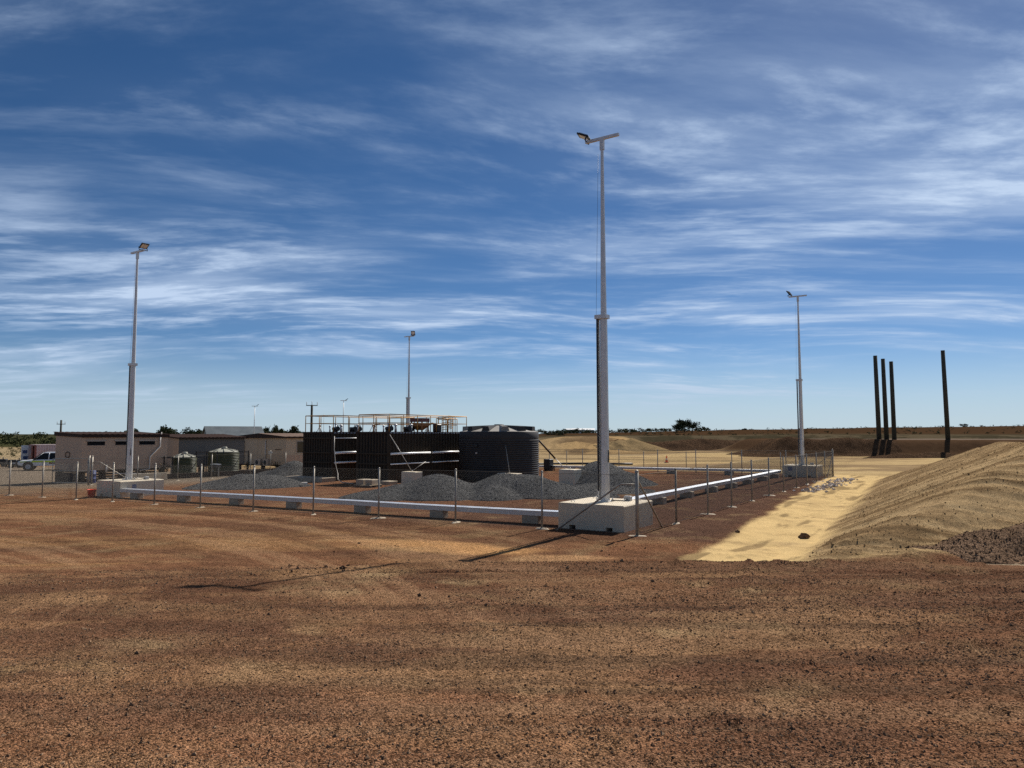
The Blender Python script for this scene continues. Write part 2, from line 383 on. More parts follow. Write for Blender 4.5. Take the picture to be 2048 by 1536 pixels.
def thing(name, label, cat, loc=(0, 0, 0), rz=0, group=None):
    o = bpy.data.objects.new(name, None); COL.objects.link(o); o.location = loc; o.rotation_euler = (0, 0, rz); o.empty_display_size = .2
    return tag(o, label, cat, group)
def tag(o, label=None, cat=None, group=None, kind=None):
    if label: o['label'] = label
    if cat: o['category'] = cat
    if group: o['group'] = group
    if kind: o['kind'] = kind
    elif cat: o['kind'] = 'thing'
    return o
def copy_tree(o, parent=None):
    c = o.copy(); COL.objects.link(c); c.parent = parent
    for ch in list(o.children): copy_tree(ch, c)
    return c
def mesh_np(name, verts, quads, m, smooth=True):
    me = bpy.data.meshes.new(name); nv = len(verts); nf = len(quads); k = quads.shape[1]
    me.vertices.add(nv); me.vertices.foreach_set('co', np.ascontiguousarray(verts, dtype=np.float32).ravel())
    me.loops.add(nf * k); me.loops.foreach_set('vertex_index', np.ascontiguousarray(quads, dtype=np.int32).ravel())
    me.polygons.add(nf); me.polygons.foreach_set('loop_start', np.arange(nf, dtype=np.int32) * k)
    me.polygons.foreach_set('use_smooth', np.full(nf, smooth))
    me.update(calc_edges=True); me.materials.append(M[m]); return me
def ordinal(i): return ['first', 'second', 'third', 'fourth', 'fifth', 'sixth', 'seventh', 'eighth', 'ninth', 'tenth', 'eleventh', 'twelfth', 'thirteenth'][i]

# ------------------------------------------------------------------ ground: one sheet to the horizon
def soil_colour(x, y):
    a, b = toab(x, y); n = len(x)
    def c(r, g, bl): return np.tile(np.array([r, g, bl]), (n, 1))
    def lay(col, new, m): m = np.clip(m, 0, 1)[:, None]; return col * (1 - m) + new * m
    nA = fbm(x * .16, y * .55, 61, 5, .6); nB = fbm(x * .5, y * 1.6, 65, 4, .6); nC = fbm(x * .06, y * .06, 69, 4)
    # foreground and left: reddish brown earth, paler where it is polished by wheels
    col = c(0.204, 0.100, 0.054)
    col = lay(col, c(0.131, 0.069, 0.042), ss(.46, .62, nA + .12 * (nB - .5)) * .8)
    col = lay(col, c(0.128, 0.067, 0.043), ss(-4, 9, x + 5 * (nA - .5)) * ss(20, 8, y) * .55)
    col = lay(col, c(0.131, 0.065, 0.038), np.exp(-((y - 13.3) / 2.6) ** 2) * ss(-9, -3, x + 3 * (nA - .5)) * .75)
    col = lay(col, c(0.282, 0.153, 0.079), ss(.50, .64, nB * .55 + nC * .5) * ss(8, -5, x) * .75)
    col = lay(col, c(0.329, 0.195, 0.102), ss(.50, .66, fbm(x * .3, y * .75, 71, 5, .6)) * ss(19, 12, y) * ss(9, 3, x) * .55)
    gs = fbm(x * .10, y * 2.4, 121, 4, .6); gm = ss(17, 14, y) * ss(-7, 1, x)
    col = lay(col, c(0.087, 0.054, 0.035), gm * ss(.53, .66, gs) * .55)
    col = lay(col, c(0.230, 0.140, 0.083), gm * ss(.46, .36, gs) * .35)
    # polished tan patch in front of the fence
    pt = np.exp(-(((x + 1.9) / 3.1) ** 2 + ((y - 19.3 + .42 * (x + 1.9)) / 1.15) ** 2))
    col = lay(col, c(0.523, 0.284, 0.122), ss(.22, .70, pt + .75 * (nB - .5)) * .9)
    pt = np.exp(-(((x - .9) / 1.5) ** 2 + ((y - 17.4) / .7) ** 2)); col = lay(col, c(0.424, 0.243, 0.122), ss(.3, .8, pt + .6 * (nB - .5)) * .9)
    # left: wheel tracks running to the fence
    tr = ss(.48, .64, fbm(x * .09 + y * .05, y * .9 - x * .15, 73, 5, .6)) * ss(2, -6, x) * ss(36, 20, y) * ss(12, 15, y)
    col = lay(col, c(0.343, 0.190, 0.086), tr * .55)
    rr = np.hypot(x + 26, y - 2); th = np.arctan2(y - 2, x + 26)
    arc = fbm(rr * 1.5, th * 2.2, 111, 5, .6); am = ss(4, -3, x) * ss(7, 10, y) * ss(36, 26, y)
    col = lay(col, c(0.365, 0.218, 0.120), am * ss(.52, .62, arc) * .38)
    col = lay(col, c(0.104, 0.053, 0.033), am * ss(.46, .38, arc) * .4)
    # inside the compound: darker gravelly red brown
    inn = ss(-1.0, .6, a + .06 * np.clip(b, 0, 40) + .7 * (nB - .5)) * ss(-3.4, -1.9, b - .075 * (a + 3) + .8 * (nB - .5)) * ss(38, 36, a) * ss(20, 6, b)
    col = lay(col, c(0.113, 0.064, 0.045), inn * .95)
    inn2 = ss(-.5, 2, a) * ss(5, 14, b) * ss(42, 38, b) * ss(38, 36, a)
    col = lay(col, c(0.170, 0.083, 0.048), inn2 * .8)
    # verge on the right of the fence
    # sand drain
    edge = b - (-2.55 + .075 * (a + 3)) + .55 * (fbm(a * .8, b * .8, 75, 4) - .5)
    sand = ss(.18, -.18, edge) * ss(15.9, 16.2, y + .2 * (nB - .5))
    col = lay(col, c(0.510, 0.362, 0.171), sand)
    streak = sand * ss(.60, .70, fbm(a * .33, b * 1.9, 77, 4)) * .7
    col = lay(col, c(0.154, 0.104, 0.054), streak)
    bh = batter_h(a, b); bm = ss(.0, .35, bh + .45 * (fbm(a * 1.1, b * 1.1, 79, 4) - .5))
    col = lay(col, c(.340, .232, .122), bm * .95)
    # rills running down the batter
    bs = .7 * rills(a, b) + .3 * fbm(a * 6.2 + .7 * b, b * .5, 81, 4, .6)
    col = lay(col, c(.145, .090, .045), bm * ss(.51, .60, bs) * .8)
    col = lay(col, c(.43, .305, .165), bm * ss(.48, .38, bs) * .6)
    col = lay(col, c(.215, .14, .073), bm * ss(.50, .62, fbm(a * .5, b * .9, 83, 5, .65)) * .55)
    # pale tongue of sand at the right
    pal = 1.0 * np.exp(-(((x - 13.0) / 3.4) ** 2 + ((y - 15.35) / .30) ** 2)) * ss(8.4, 10.0, x)
    col = lay(col, c(0.380, 0.307, 0.213), ss(.25, .6, pal + .35 * (nB - .5)))
    # sand field beyond the back fence
    fld = ss(36.5, 39, a + 1.5 * (nA - .5)) * ss(-60, -20, x + .0 * y)
    nS = fbm(x * .05, y * .16, 85, 5, .6)
    fc = c(0.362, 0.258, 0.129)
    fc = lay(fc, c(0.181, 0.122, 0.071), ss(.50, .62, nS) * .8)
    fc = lay(fc, c(0.416, 0.312, 0.169), ss(.42, .33, nS) * .6)
    col = lay(col, fc, fld)
    # apron behind left buildings, grey haul road at far left
    lf = ss(32, 40, b); col = lay(col, c(0.226, 0.150, 0.089), lf * .8)
    rd = lf * ss(.5, .62, fbm(a * .12, b * .05, 87, 3)); col = lay(col, c(0.208, 0.172, 0.133), rd * .8)
    col = lay(col, c(0.326, 0.235, 0.124), lf * ss(24, 34, a) * .85)
    # cut bank: rough tan, dark band along the crest
    f1 = ss(-8, 14, x)
    bank = f1 * ss(120, 130, y) * ss(190, 165, y) * ss(40, 24, x)
    nb = fbm(x * .12, y * .10, 89, 5, .65)
    col = lay(col, lay(c(0.307, 0.204, 0.098), c(0.136, 0.090, 0.049), ss(.48, .6, nb)), bank)
    col = lay(col, c(0.104, 0.065, 0.040), ss(27, 40, x) * ss(156, 160, y) * ss(185, 175, y) * .9)
    col = lay(col, c(0.099, 0.064, 0.034), f1 * ss(118, 122, y + 6 * (nb - .5)) * ss(130, 125, y + 6 * (nb - .5)) * ss(34, 20, x) * .75)
    # platform
    pl = ss(33, 36, x - .12 * (y - 96)) * ss(95.4, 96.8, y) * ss(150, 128, y)
    col = lay(col, c(0.072, 0.042, 0.024), pl)
    col = lay(col, c(0.136, 0.104, 0.079), pl * ss(102, 106, y) * ss(44, 50, x - .12 * (y - 96)))
    # beyond: grey brown plain then scrubby ridge
    col = lay(col, c(0.081, 0.063, 0.039), np.maximum(f1 * ss(164, 190, y + 40 * (nC - .5)), ss(30, 38, x) * ss(160, 166, y + 4 * (nA - .5))))
    col = lay(col, c(0.035, 0.030, 0.018), f1 * ss(160, 172, y) * ss(.44, .54, fbm(x * .09, y * .05, 97, 5, .65)) * .8)
    col = lay(col, c(0.326, 0.235, 0.133), f1 * ss(150, 156, y) * ss(166, 160, y) * ss(.40, .5, fbm(x * .02, y * .08, 93, 3)) * .8)
    col = lay(col, c(0.053, 0.030, 0.016), f1 * ss(215, 255, y + 60 * (fbm(x * .02, y * .02, 91, 4) - .5)))
    col = lay(col, c(0.298, 0.226, 0.133), (1 - f1) * ss(90, 120, y) * ss(215, 190, y))
    col = lay(col, c(0.050, 0.050, 0.023), (1 - f1) * ss(190, 225, y + 40 * (nC - .5)))
    col = lay(col, c(0.045, 0.045, 0.025), ss(420, 600, y))
    grit = 1 - .80 * np.clip(sand - .45 * bm, 0, 1)
    grit = grit * (1 - .6 * ss(36, 45, a) * (x > -30))
    return np.clip(col, .01, .9), np.clip(grit, .1, 1)
def build_ground():
    r = [0.6]
    while r[-1] < 14: r.append(r[-1] * 1.0080)
    while r[-1] < 46: r.append(r[-1] * 1.0052)
    while r[-1] < 60: r.append(r[-1] * 1.0080)
    while r[-1] < 420: r.append(r[-1] * 1.0125)
    while r[-1] < 9000: r.append(r[-1] * 1.09)
    r = np.array(r)
    t = np.concatenate([np.linspace(-50, 50, 741)[:-1], np.linspace(50, 310, 66)[:-1]]) * math.pi / 180
    nr, ntt = len(r), len(t)
    rr, tt = np.meshgrid(r, t, indexing='ij')
    x = (rr * np.sin(tt)).ravel(); y = (rr * np.cos(tt)).ravel() - .3
    z = terrain(x, y)
    z = np.where((y < 0), terrain(x, np.maximum(y, 0), False), z)
    i = np.arange(nr - 1)[:, None] * ntt; j = np.arange(ntt)[None, :]; j2 = (j + 1) % ntt
    q = np.stack([i + j, i + ntt + j, i + ntt + j2, i + j2], -1).reshape(-1, 4)
    # close the middle under the camera
    me = mesh_np('ground', np.stack([x, y, z], 1), q, 'ground')
    col, grit = soil_colour(x, y)
    ca = me.color_attributes.new('soil', 'FLOAT_COLOR', 'POINT'); ca.data.foreach_set('color', np.concatenate([col, np.ones((len(x), 1))], 1).astype(np.float32).ravel())
    ga = me.attributes.new('grit', 'FLOAT', 'POINT'); ga.data.foreach_set('value', grit.astype(np.float32))
    o = link('ground', me); tag(o, kind='structure')
build_ground()

# ------------------------------------------------------------------ loose stones and clods
def stones(name, x, y, size, m, flat=.65, z=None, sink=.25, tagkw=None):
    n = len(x)
    base = np.array([(1, 0, 0), (-.5, .87, 0), (-.5, -.87, 0), (0, 0, 1), (0, 0, -1)], float)
    f = np.array([(0, 1, 3), (1, 2, 3), (2, 0, 3), (1, 0, 4), (2, 1, 4), (0, 2, 4)])
    v = base[None] * (1 + .7 * (RNG.random((n, 5, 1)) - .5)) + .28 * (RNG.random((n, 5, 3)) - .5)
    th = RNG.random(n) * 6.283; c, s = np.cos(th), np.sin(th)
    vx = v[..., 0] * c[:, None] - v[..., 1] * s[:, None]; vy = v[..., 0] * s[:, None] + v[..., 1] * c[:, None]
    if z is None: z = terrain(x, y)
    V = np.stack([x[:, None] + vx * size[:, None], y[:, None] + vy * size[:, None], z[:, None] + (v[..., 2] * flat + .5 - sink) * size[:, None] * .9], -1).reshape(-1, 3)
    F = (f[None] + (np.arange(n) * 5)[:, None, None]).reshape(-1, 3)
    me = mesh_np(name, V, F, m, False)
    o = link(name, me); return tag(o, **(tagkw or {}))
def stonemat(name, c1, c2, c3):
    m = bpy.data.materials.new(name); m.use_nodes = True; nt = m.node_tree; N = nt.nodes; L = nt.links; b = N['Principled BSDF']
    g = N.new('ShaderNodeNewGeometry'); cr = N.new('ShaderNodeValToRGB'); L.new(g.outputs['Random Per Island'], cr.inputs[0])
    cr.color_ramp.elements[0].color = (*c1, 1); cr.color_ramp.elements[1].color = (*c3, 1); e = cr.color_ramp.elements.new(.55); e.color = (*c2, 1)
    L.new(cr.outputs[0], b.inputs['Base Color']); b.inputs['Roughness'].default_value = .9; b.inputs['Specular IOR Level'].default_value = 0.0
    return m
M['pebble'] = stonemat('ironstone_pebble', (.095, .058, .038), (.165, .102, .064), (.28, .185, .115))
M['clod'] = stonemat('earth_clod', (.07, .042, .027), (.13, .080, .05), (.20, .13, .08))
M['bankclod'] = stonemat('bank_clod', (.10, .065, .035), (.20, .135, .072), (.30, .21, .115))
M['bluemetal'] = stonemat('blue_metal_stone', (.06, .06, .06), (.13, .128, .124), (.24, .235, .228))
M['rockwhite'] = stonemat('pale_rock', (.42, .34, .27), (.62, .53, .45), (.76, .69, .61))
def pebbles():
    n = 210000
    d = 2.6 + 14.5 * RNG.random(n) ** 1.15
    t = (RNG.random(n) - .5) * R(96)
    x = d * np.sin(t); y = d * np.cos(t) ; y = y * 1.0
    sz = np.exp(RNG.normal(np.log(.0050), .42, n)); sz = np.clip(sz, .003, .024) * (1 + .05 * d)
    dens = .35 + .65 * ss(.38, .62, fbm(x * .5, y * 1.2, 101, 4)) ; dens = dens * (.6 + .4 * ss(-4, 6, x))
    k = RNG.random(n) < dens; x, y, sz = x[k], y[k], sz[k]
    a, b = toab(x, y); keep = ~((b < -2.4) & (y > 16.0)); x, y, sz = x[keep], y[keep], sz[keep]
    stones('gravel', x, y, sz, 'pebble', tagkw=dict(label='brown ironstone pebbles strewn over the foreground earth', cat='gravel', kind='stuff'))
    n = 2600
    y = 9 + 11 * RNG.random(n); x = -5 + 19 * RNG.random(n)
    w = ss(.50, .66, fbm(x * .45, y * .9, 103, 4)) * (.25 + .75 * np.exp(-((y - 14.6) / 1.6) ** 2)); k = RNG.random(n) < w
    x, y = x[k], y[k]; sz = np.clip(np.exp(RNG.normal(np.log(.017), .5, len(x))), .008, .07)
    a, b = toab(x, y); keep = ~((b < -2.4) & (y > 15.9)); x, y, sz = x[keep], y[keep], sz[keep]
    stones('earth_clods', x, y, sz, 'clod', .8, sink=.1, tagkw=dict(label='dark crumbly clods of earth along the edge of the pad', cat='clods', kind='stuff'))
pebbles()
def bank_clods():
    n = 16000; a = -2 + 34 * RNG.random(n) ** 1.5; b = -4 - 9 * RNG.random(n); x, y = world(a, b)
    w = ss(.02, .4, batter_h(a, b)) * (.2 + .8 * ss(.46, .60, rills(a, b))); k = (RNG.random(n) < w) & (y > 16.2); x, y = x[k], y[k]
    sz = np.clip(np.exp(RNG.normal(np.log(.011), .45, len(x))), .005, .032)
    stones('bank_clods', x, y, sz, 'bankclod', .8, sink=.1, tagkw=dict(label='crumbly brown clods lying over the sandy right bank', cat='clods', kind='stuff'))
bank_clods()

# ------------------------------------------------------------------ piles
def pile(name, label, cat, humps, m, res=.09, rough=.05, seed=1, group=None, clods=0, clodsize=.03, clodmat='clod', ex=1.25, nz=2.2, kind=None, base_z=None):
    """humps: (x, y, radius, height[, stretch along x])"""
    xs = [h[0] for h in humps]; ys = [h[1] for h in humps]; rm = max(h[2] * (h[4] if len(h) > 4 else 1) for h in humps)
    x0, x1, y0, y1 = min(xs) - rm, max(xs) + rm, min(ys) - rm, max(ys) + rm
    nx = int((x1 - x0) / res) + 1; ny = int((y1 - y0) / res) + 1
    X, Y = np.meshgrid(np.linspace(x0, x1, nx), np.linspace(y0, y1, ny), indexing='ij')
    def hf(X, Y):
        H = np.zeros_like(X); K = 0
        for h in humps:
            st = h[4] if len(h) > 4 else 1
            wx = X + .5 * h[2] * .5 * (fbm(X * .7 / h[2], Y * .7 / h[2], seed + 3, 3) - .5); wy = Y + .5 * h[2] * .5 * (fbm(X * .7 / h[2], Y * .7 / h[2], seed + 5, 3) - .5)
            r = np.sqrt(((wx - h[0]) / (h[2] * st)) ** 2 + ((wy - h[1]) / h[2]) ** 2)
            cc = .30; f = (math.sqrt(1 + cc * cc) - np.sqrt(r * r + cc * cc)) / (math.sqrt(1 + cc * cc) - cc)
            H = H + (h[3] * np.maximum(f, 0)) ** 4
        H = H ** .25
        lim = ss(0, .15, H)
        H = H + lim * rough * (fbm(X * nz, Y * nz, seed, 5, .6) - .5) * 2
        return H - .05 * (H < .02)
    H = hf(X, Y); Z = (terrain(X.ravel(), Y.ravel(), False).reshape(X.shape) if base_z is None else base_z) + H
    keepv = H > -.04
    idx = np.arange(nx * ny).reshape(nx, ny)
    q = np.stack([idx[:-1, :-1], idx[1:, :-1], idx[1:, 1:], idx[:-1, 1:]], -1).reshape(-1, 4)
    kv = keepv.ravel(); q = q[kv[q].any(1)]
    used = np.unique(q); remap = -np.ones(nx * ny, int); remap[used] = np.arange(len(used))
    cx, cy = (x0 + x1) / 2, (y0 + y1) / 2; cz = T(cx, cy)
    V = np.stack([X.ravel(), Y.ravel(), Z.ravel()], 1)[used] - np.array([cx, cy, cz])
    me = mesh_np(name, V, remap[q], m, True)
    root = link(name, me, None, (cx, cy, cz)); tag(root, label, cat, group, kind)
    if clods:
        n = clods; px = x0 + (x1 - x0) * RNG.random(n); py = y0 + (y1 - y0) * RNG.random(n)
        h = hf(px, py); k = h > .03; px, py, h = px[k], py[k], h[k]
        pz = (terrain(px, py, False) if base_z is None else base_z) + h - cz
        sz = np.clip(np.exp(RNG.normal(np.log(clodsize), .45, len(px))), clodsize * .4, clodsize * 3.5)
        o = stones('loose_stones', px - cx, py - cy, sz, clodmat, .8, z=pz, sink=.15); o.parent = root; o['kind'] = 'stuff'
    return root
pile('gravel_pile', 'long humped pile of grey gravel inside the front fence', 'gravel pile',
     [(-3.75, 35.4, 2.7, 1.10), (-.55, 36.0, 2.5, 1.08), (.95, 35.8, 2.3, 1.0), (-5.5, 35.4, 2.3, .62), (-6.9, 35.6, 1.7, .30), (2.3, 35.2, 2.0, .62), (-.9, 34.2, 1.5, .55), (3.6, 35.2, 1.9, .28)],
     'gravel', .06, .022, 201, 'gravel piles in the compound', 26000, .011, 'bluemetal', nz=3.2)
pile('gravel_pile', 'rounded grey gravel pile beside the concrete cube near the middle mast', 'gravel pile',
     [(5.5, 45.2, 2.7, 1.38), (6.6, 43.2, 2.1, .85), (4.6, 40.4, 2.0, .30), (5.6, 38.2, 2.2, .24)], 'gravel', .07, .02, 221, 'gravel piles in the compound', 12000, .013, 'bluemetal', nz=3)
pile('gravel_pile', 'low spreading grey gravel pile left of the dark tank units', 'gravel pile',
     [(-16.2, 43.4, 2.5, .78), (-14.7, 43.8, 2.1, .70), (-17.8, 42.8, 1.8, .40), (-13.4, 43.8, 1.2, .25)], 'gravel', .07, .02, 241, 'gravel piles in the compound', 12000, .013, 'bluemetal', nz=3)
pile('gravel_pile', 'grey gravel pile partly hidden behind the dark tank units', 'gravel pile',
     [(-16.6, 54.0, 2.4, 1.25), (-18.6, 54.4, 1.6, .5)], 'gravel', .08, .02, 261, 'gravel piles in the compound', 4000, .014, 'bluemetal', nz=3)
pile('earth_mound', 'rough cloddy dark earth mound at the foot of the right bank', 'earth mound',
     [(9.5, 16.5, .9, .22), (10.5, 16.4, 1.2, .42), (11.15, 16.7, 1.3, .56), (12.4, 16.55, 1.7, .82), (13.0, 16.95, 1.2, .85), (14.7, 16.5, 2.0, 1.0), (16.5, 16.9, 1.5, .75)], 'clods', .04, .06, 281, None, 9000, .014, 'clod', nz=3.0, base_z=.22)
pile('earth_stockpile', 'small pointed sand heap in front of the dark windrow', 'earth pile', [(25.5, 141, 6.0, 1.9), (22.0, 139, 6.0, .9)], 'sandpile', .35, .10, 301, nz=.6)
pile('earth_stockpile', 'pointed dark earth heap left of the platform with poles', 'earth pile', [(37.0, 100.8, 5.0, .75), (40.5, 100.0, 4.5, .25), (36.8, 110, 4, .6)], 'darkdirt', .3, .10, 321, nz=.7)
pile('earth_stockpile', 'second dark earth heap against the platform, behind the rear right mast', 'earth pile', [(47.0, 99.6, 4.0, .42), (50.5, 99, 3.5, .25)], 'darkdirt', .3, .10, 341, nz=.7)
pile('earth_windrow', 'low dark windrow of clods on the sand before the platform', 'windrow', [(49, 90, 1.6, .55, 3), (54, 90.5, 1.8, .7, 3), (60, 90, 1.8, .6, 3), (66, 89, 1.8, .7, 3)], 'darkdirt', .25, .18, 361, nz=1.2)
pile('earth_windrow', 'long dark cloddy windrow across the sand behind the back fence', 'windrow',
     [(x, 150 + 2 * math.sin(x), 5.0, 2.0 + .25 * math.sin(x * 1.7), 1.5) for x in range(29, 60, 3)], 'darkdirt', .40, .40, 381, nz=.55)
stones('rock_heap', *(lambda n: (lambda a, b: world(a, b))(19.5 + 13 * RNG.random(n), -1.2 + .33 * RNG.normal(size=n)))(330), np.clip(np.exp(RNG.normal(np.log(.060), .45, 330)), .03, .16), 'rockwhite', .75, sink=.2,
       tagkw=dict(label='scatter of broken white rocks beside the right fence corner', cat='rocks', kind='stuff'))
def lone_rock(x, y, s, label, m):
    import bmesh
    bm = bmesh.new(); bmesh.ops.create_icosphere(bm, subdivisions=2, radius=1)
    for v in bm.verts:
        k = 1 + .45 * (random.random() - .5); v.co = Vector((v.co.x * s[0] * k, v.co.y * s[1] * k, max(v.co.z, -.5) * s[2] * k))
    me = bpy.data.meshes.new('rock'); bm.to_mesh(me); bm.free(); me.materials.append(M[m])
    tag(link('rock', me, None, (x, y, T(x, y) + s[2] * .4)), label, 'rock')
lone_rock(8.77, 21.6, (.17, .12, .13), 'lone dark blocky rock on the pale sand drain', 'clods')
lone_rock(7.0, 22.3, (.07, .06, .06), 'small dark stone on the brown verge beside the sand drain', 'clods')

# ------------------------------------------------------------------ lighting masts on concrete blocks
def make_mast(label, a, b, arm_rot, light_side, tilt, pan, plate=None):
    x, y = world(a, b); z0 = T(x, y) - .02
    t = thing('light_mast', label, 'light mast', (x, y, z0), ROT, 'lighting masts at the corners of the compound')
    s = 1.15; hb = .82
    prof = [(-s, 0), (-s * .66, 0), (-s * .66, .13), (-s * .46, .13), (-s * .46, 0), (s * .46, 0), (s * .46, .13), (s * .66, .13), (s * .66, 0), (s, 0), (s, hb - .03), (s - .03, hb), (-s + .03, hb), (-s, hb - .03)]
    MB().prism(prof, -s, s).build('concrete_base', 'conc', t)
    px, py = .0, -.1
    for lx_, ly_ in ((-.8, -.8), (.8, .8), (-.8, .8)):
        MB().tube([(lx_ - .06, ly_, hb - .01), (lx_ - .05, ly_, hb + .06), (lx_ + .05, ly_, hb + .06), (lx_ + .06, ly_, hb - .01)], .012, 6).build('lifting_lug', 'galv', t)
    MB().box(.42, .66, .45, .62, hb - .004, hb + .16, .015).build('junction_box', 'platewhite', t)
    MB().tube([(.54, .45, hb + .06), (.54, .2, hb + .03), (.2, -.05, hb + .05)], .018, 6).build('conduit', 'black', t)
    bp = MB().box(px - .24, px + .24, py - .24, py + .24, hb, hb + .03).build('base_plate', 'galv', t)
    for i in (-1, 1):
        for j in (-1, 1): MB().tube([(px + i * .19, py + j * .19, hb + .03), (px + i * .19, py + j * .19, hb + .11)], .022, 6).build('bolt', 'galv', bp)
    # lower column: octagonal shaft, dark gap and back channel
    MB().tube([(px + .02, py, hb + .03), (px + .02, py, 6.85)], [.150, .118], 8, smooth=False).build('lower_shaft', 'galv', t)
    ch = MB(); ch.prism([(px - .215, py - .085), (px - .165, py - .085), (px - .165, py - .06), (px - .20, py - .06), (px - .20, py + .06), (px - .165, py + .06), (px - .165, py + .085), (px - .215, py + .085)], hb + .03, 6.95, axis='z')
    ch.build('back_channel', 'galv', t)
    MB().box(px - .205, px - .145, py - .098, py - .088, hb + .35, 6.84).build('gap_shade_strip', 'black', t)  # black strip added as the painted shade of the gap beside the shaft
    MB().box(px - .25, px + .17, py - .15, py + .15, 6.85, 6.98).build('hinge_collar', 'galv', t)
    MB().tube([(px + .185, py - .06, 2.1), (px + .185, py - .06, 2.5)], .02, 6).build('latch_pin', 'black', t)
    MB().tube([(px - .23, py - .05, 1.2), (px - .23, py - .05, 6.9), (px - .12, py - .02, 12.5)], .0045, 4).build('winch_cable', 'black', t)
    MB().tube([(px + .02, py, 6.98), (px + .02, py, 12.85)], [.100, .050], 8, smooth=False).build('upper_shaft', 'galv', t)
    MB().box(px - .05, px + .09, py - .05, py + .05, 12.62, 12.98).build('head_bracket', 'galv', t)
    arm = MB().box(-.62, .62, -.045, .045, -.045, .045).build('cross_arm', 'galv', t)
    arm.location = (px + .02 + .0, py, 13.02); arm.rotation_euler = (0, 0, R(arm_rot))
    f = light_side
    fl = MB().box(-.02, .42, -.20, .20, 0.0, .055, .012).build('floodlight', 'black', t)
    fl.location = (arm.location.x + f * .50 * math.cos(R(arm_rot)), arm.location.y + f * .50 * math.sin(R(arm_rot)), 13.12)
    fl.rotation_euler = (0, -R(tilt), R(arm_rot) + (0 if f > 0 else math.pi) + R(pan))
    MB().box(.05, .36, -.155, .155, -.006, .001).build('lens', 'lens', fl)
    br = MB(); br.box(.0, .05, -.22, -.205, -.12, .06); br.box(.0, .05, .205, .22, -.12, .06); br.box(0, .05, -.22, .22, -.13, -.12); br.build('yoke', 'black', fl)
    fi = MB()
    for k in range(7): fi.box(.06 + k * .045, .072 + k * .045, -.16, .16, .055, .085)
    fi.build('cooling_fins', 'black', fl)
    if plate:
        pl = MB().box(plate[0], plate[0] + .26, -s - .006, -s, .42, .66).build('notice_plate', 'plateblue', t)
        for k in range(3): MB().box(plate[0] - .30, plate[0] - .05, -s - .006, -s, .44 + k * .09, .475 + k * .09).build('notice_strip', 'platewhite', pl)
    return t
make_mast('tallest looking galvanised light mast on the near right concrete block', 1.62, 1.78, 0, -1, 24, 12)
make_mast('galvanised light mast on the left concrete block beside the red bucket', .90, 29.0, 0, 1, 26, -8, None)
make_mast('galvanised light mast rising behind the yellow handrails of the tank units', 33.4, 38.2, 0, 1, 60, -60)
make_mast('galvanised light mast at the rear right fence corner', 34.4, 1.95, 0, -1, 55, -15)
def notice(a, b, h, fx, label):
    x, y = world(a, b)
# notices on the side face of the left block and the front of the rear right block
def face_plate(mast, x0, y0, z0, ax, wdt, hgt):
    if ax == 'x': p = MB().box(x0, x0 + .006, y0, y0 + wdt, z0, z0 + hgt)
    else: p = MB().box(x0, x0 + wdt, y0 - .006, y0, z0, z0 + hgt)
    return p
masts = [o for o in COL.objects if o.name.startswith('light_mast')]
p = face_plate(masts[1], 1.151, -.55, .38, 'x', .22, .26).build('notice_plate', 'plateblue', masts[1])
for k in range(3): MB().box(1.151, 1.157, -.85, -.62, .40 + k * .09, .43 + k * .09).build('notice_strip', 'platewhite', p)
for k in range(2): MB().box(1.158, 1.161, -.54, -.34, .445 + k * .09, .46 + k * .09).build('notice_line', 'platewhite', p)
face_plate(masts[3], -.75, -1.151, .45, 'y', .28, .26).build('notice_plate', 'plateblue', masts[3])

# ------------------------------------------------------------------ cable trays on concrete sleepers
def tray(label, p0, p1, seg=3.0, top=.45, wid=.42, hgt=.17):
    (a0, b0), (a1, b1) = p0, p1; x0, y0 = world(a0, b0); x1, y1 = world(a1, b1)
    Ln = math.hypot(x1 - x0, y1 - y0); n = max(1, round(Ln / seg)); ang = math.atan2(y1 - y0, x1 - x0)
    t = thing('cable_tray', label, 'cable tray', (x0, y0, T(x0, y0)), ang, 'covered cable trays between the mast blocks')
    l = Ln / n
    for k in range(n):
        sa = k * l; za = T(x0 + (x1 - x0) * k / n, y0 + (y1 - y0) * k / n) + top - t.location.z; zb = T(x0 + (x1 - x0) * (k + 1) / n, y0 + (y1 - y0) * (k + 1) / n) + top - t.location.z
        g = .006
        def bar(nm, w, h0, h1):
            vs = []
            for xx, zz in ((sa + g, za), (sa + l - g, zb)):
                vs += [(xx, -w, zz + h0), (xx, w, zz + h0), (xx, w, zz + h1), (xx, -w, zz + h1)]
            return MB().add(vs, [(0, 1, 2, 3), (7, 6, 5, 4), (0, 4, 5, 1), (1, 5, 6, 2), (2, 6, 7, 3), (3, 7, 4, 0)])
        bar('c', wid / 2 - .012, -hgt, -.012).build('tray_channel', 'galv', t)
        bar('l', wid / 2 + .008, -.012, .0).build('cover_plate', 'tray', t)
    return t
def sleeper(a, b, rot, label, group, m='concold'):
    x, y = world(a, b); L_, D_, H_ = .62, .34, .285
    o = MB().box(-L_ / 2, L_ / 2, -D_ / 2, D_ / 2, -.02, H_, .02).build('concrete_sleeper', m)
    o.location = (x, y, T(x, y)); o.rotation_euler = (0, 0, ROT + rot); return tag(o, label, 'sleeper', group)
FA = lambda b: 1.30 - .05 * b
tray('long silver covered cable tray along the front fence', (FA(2.95), 2.95), (FA(27.85), 27.85))
tray('silver covered cable tray along the right fence', (2.80, 3.15), (33.2, 3.35))
tray('silver covered cable tray along the back of the compound', (33.6, 3.3), (33.9, 37.0))
fb = [26.7, 23.0, 19.3, 15.7, 11.9, 8.2, 4.3]
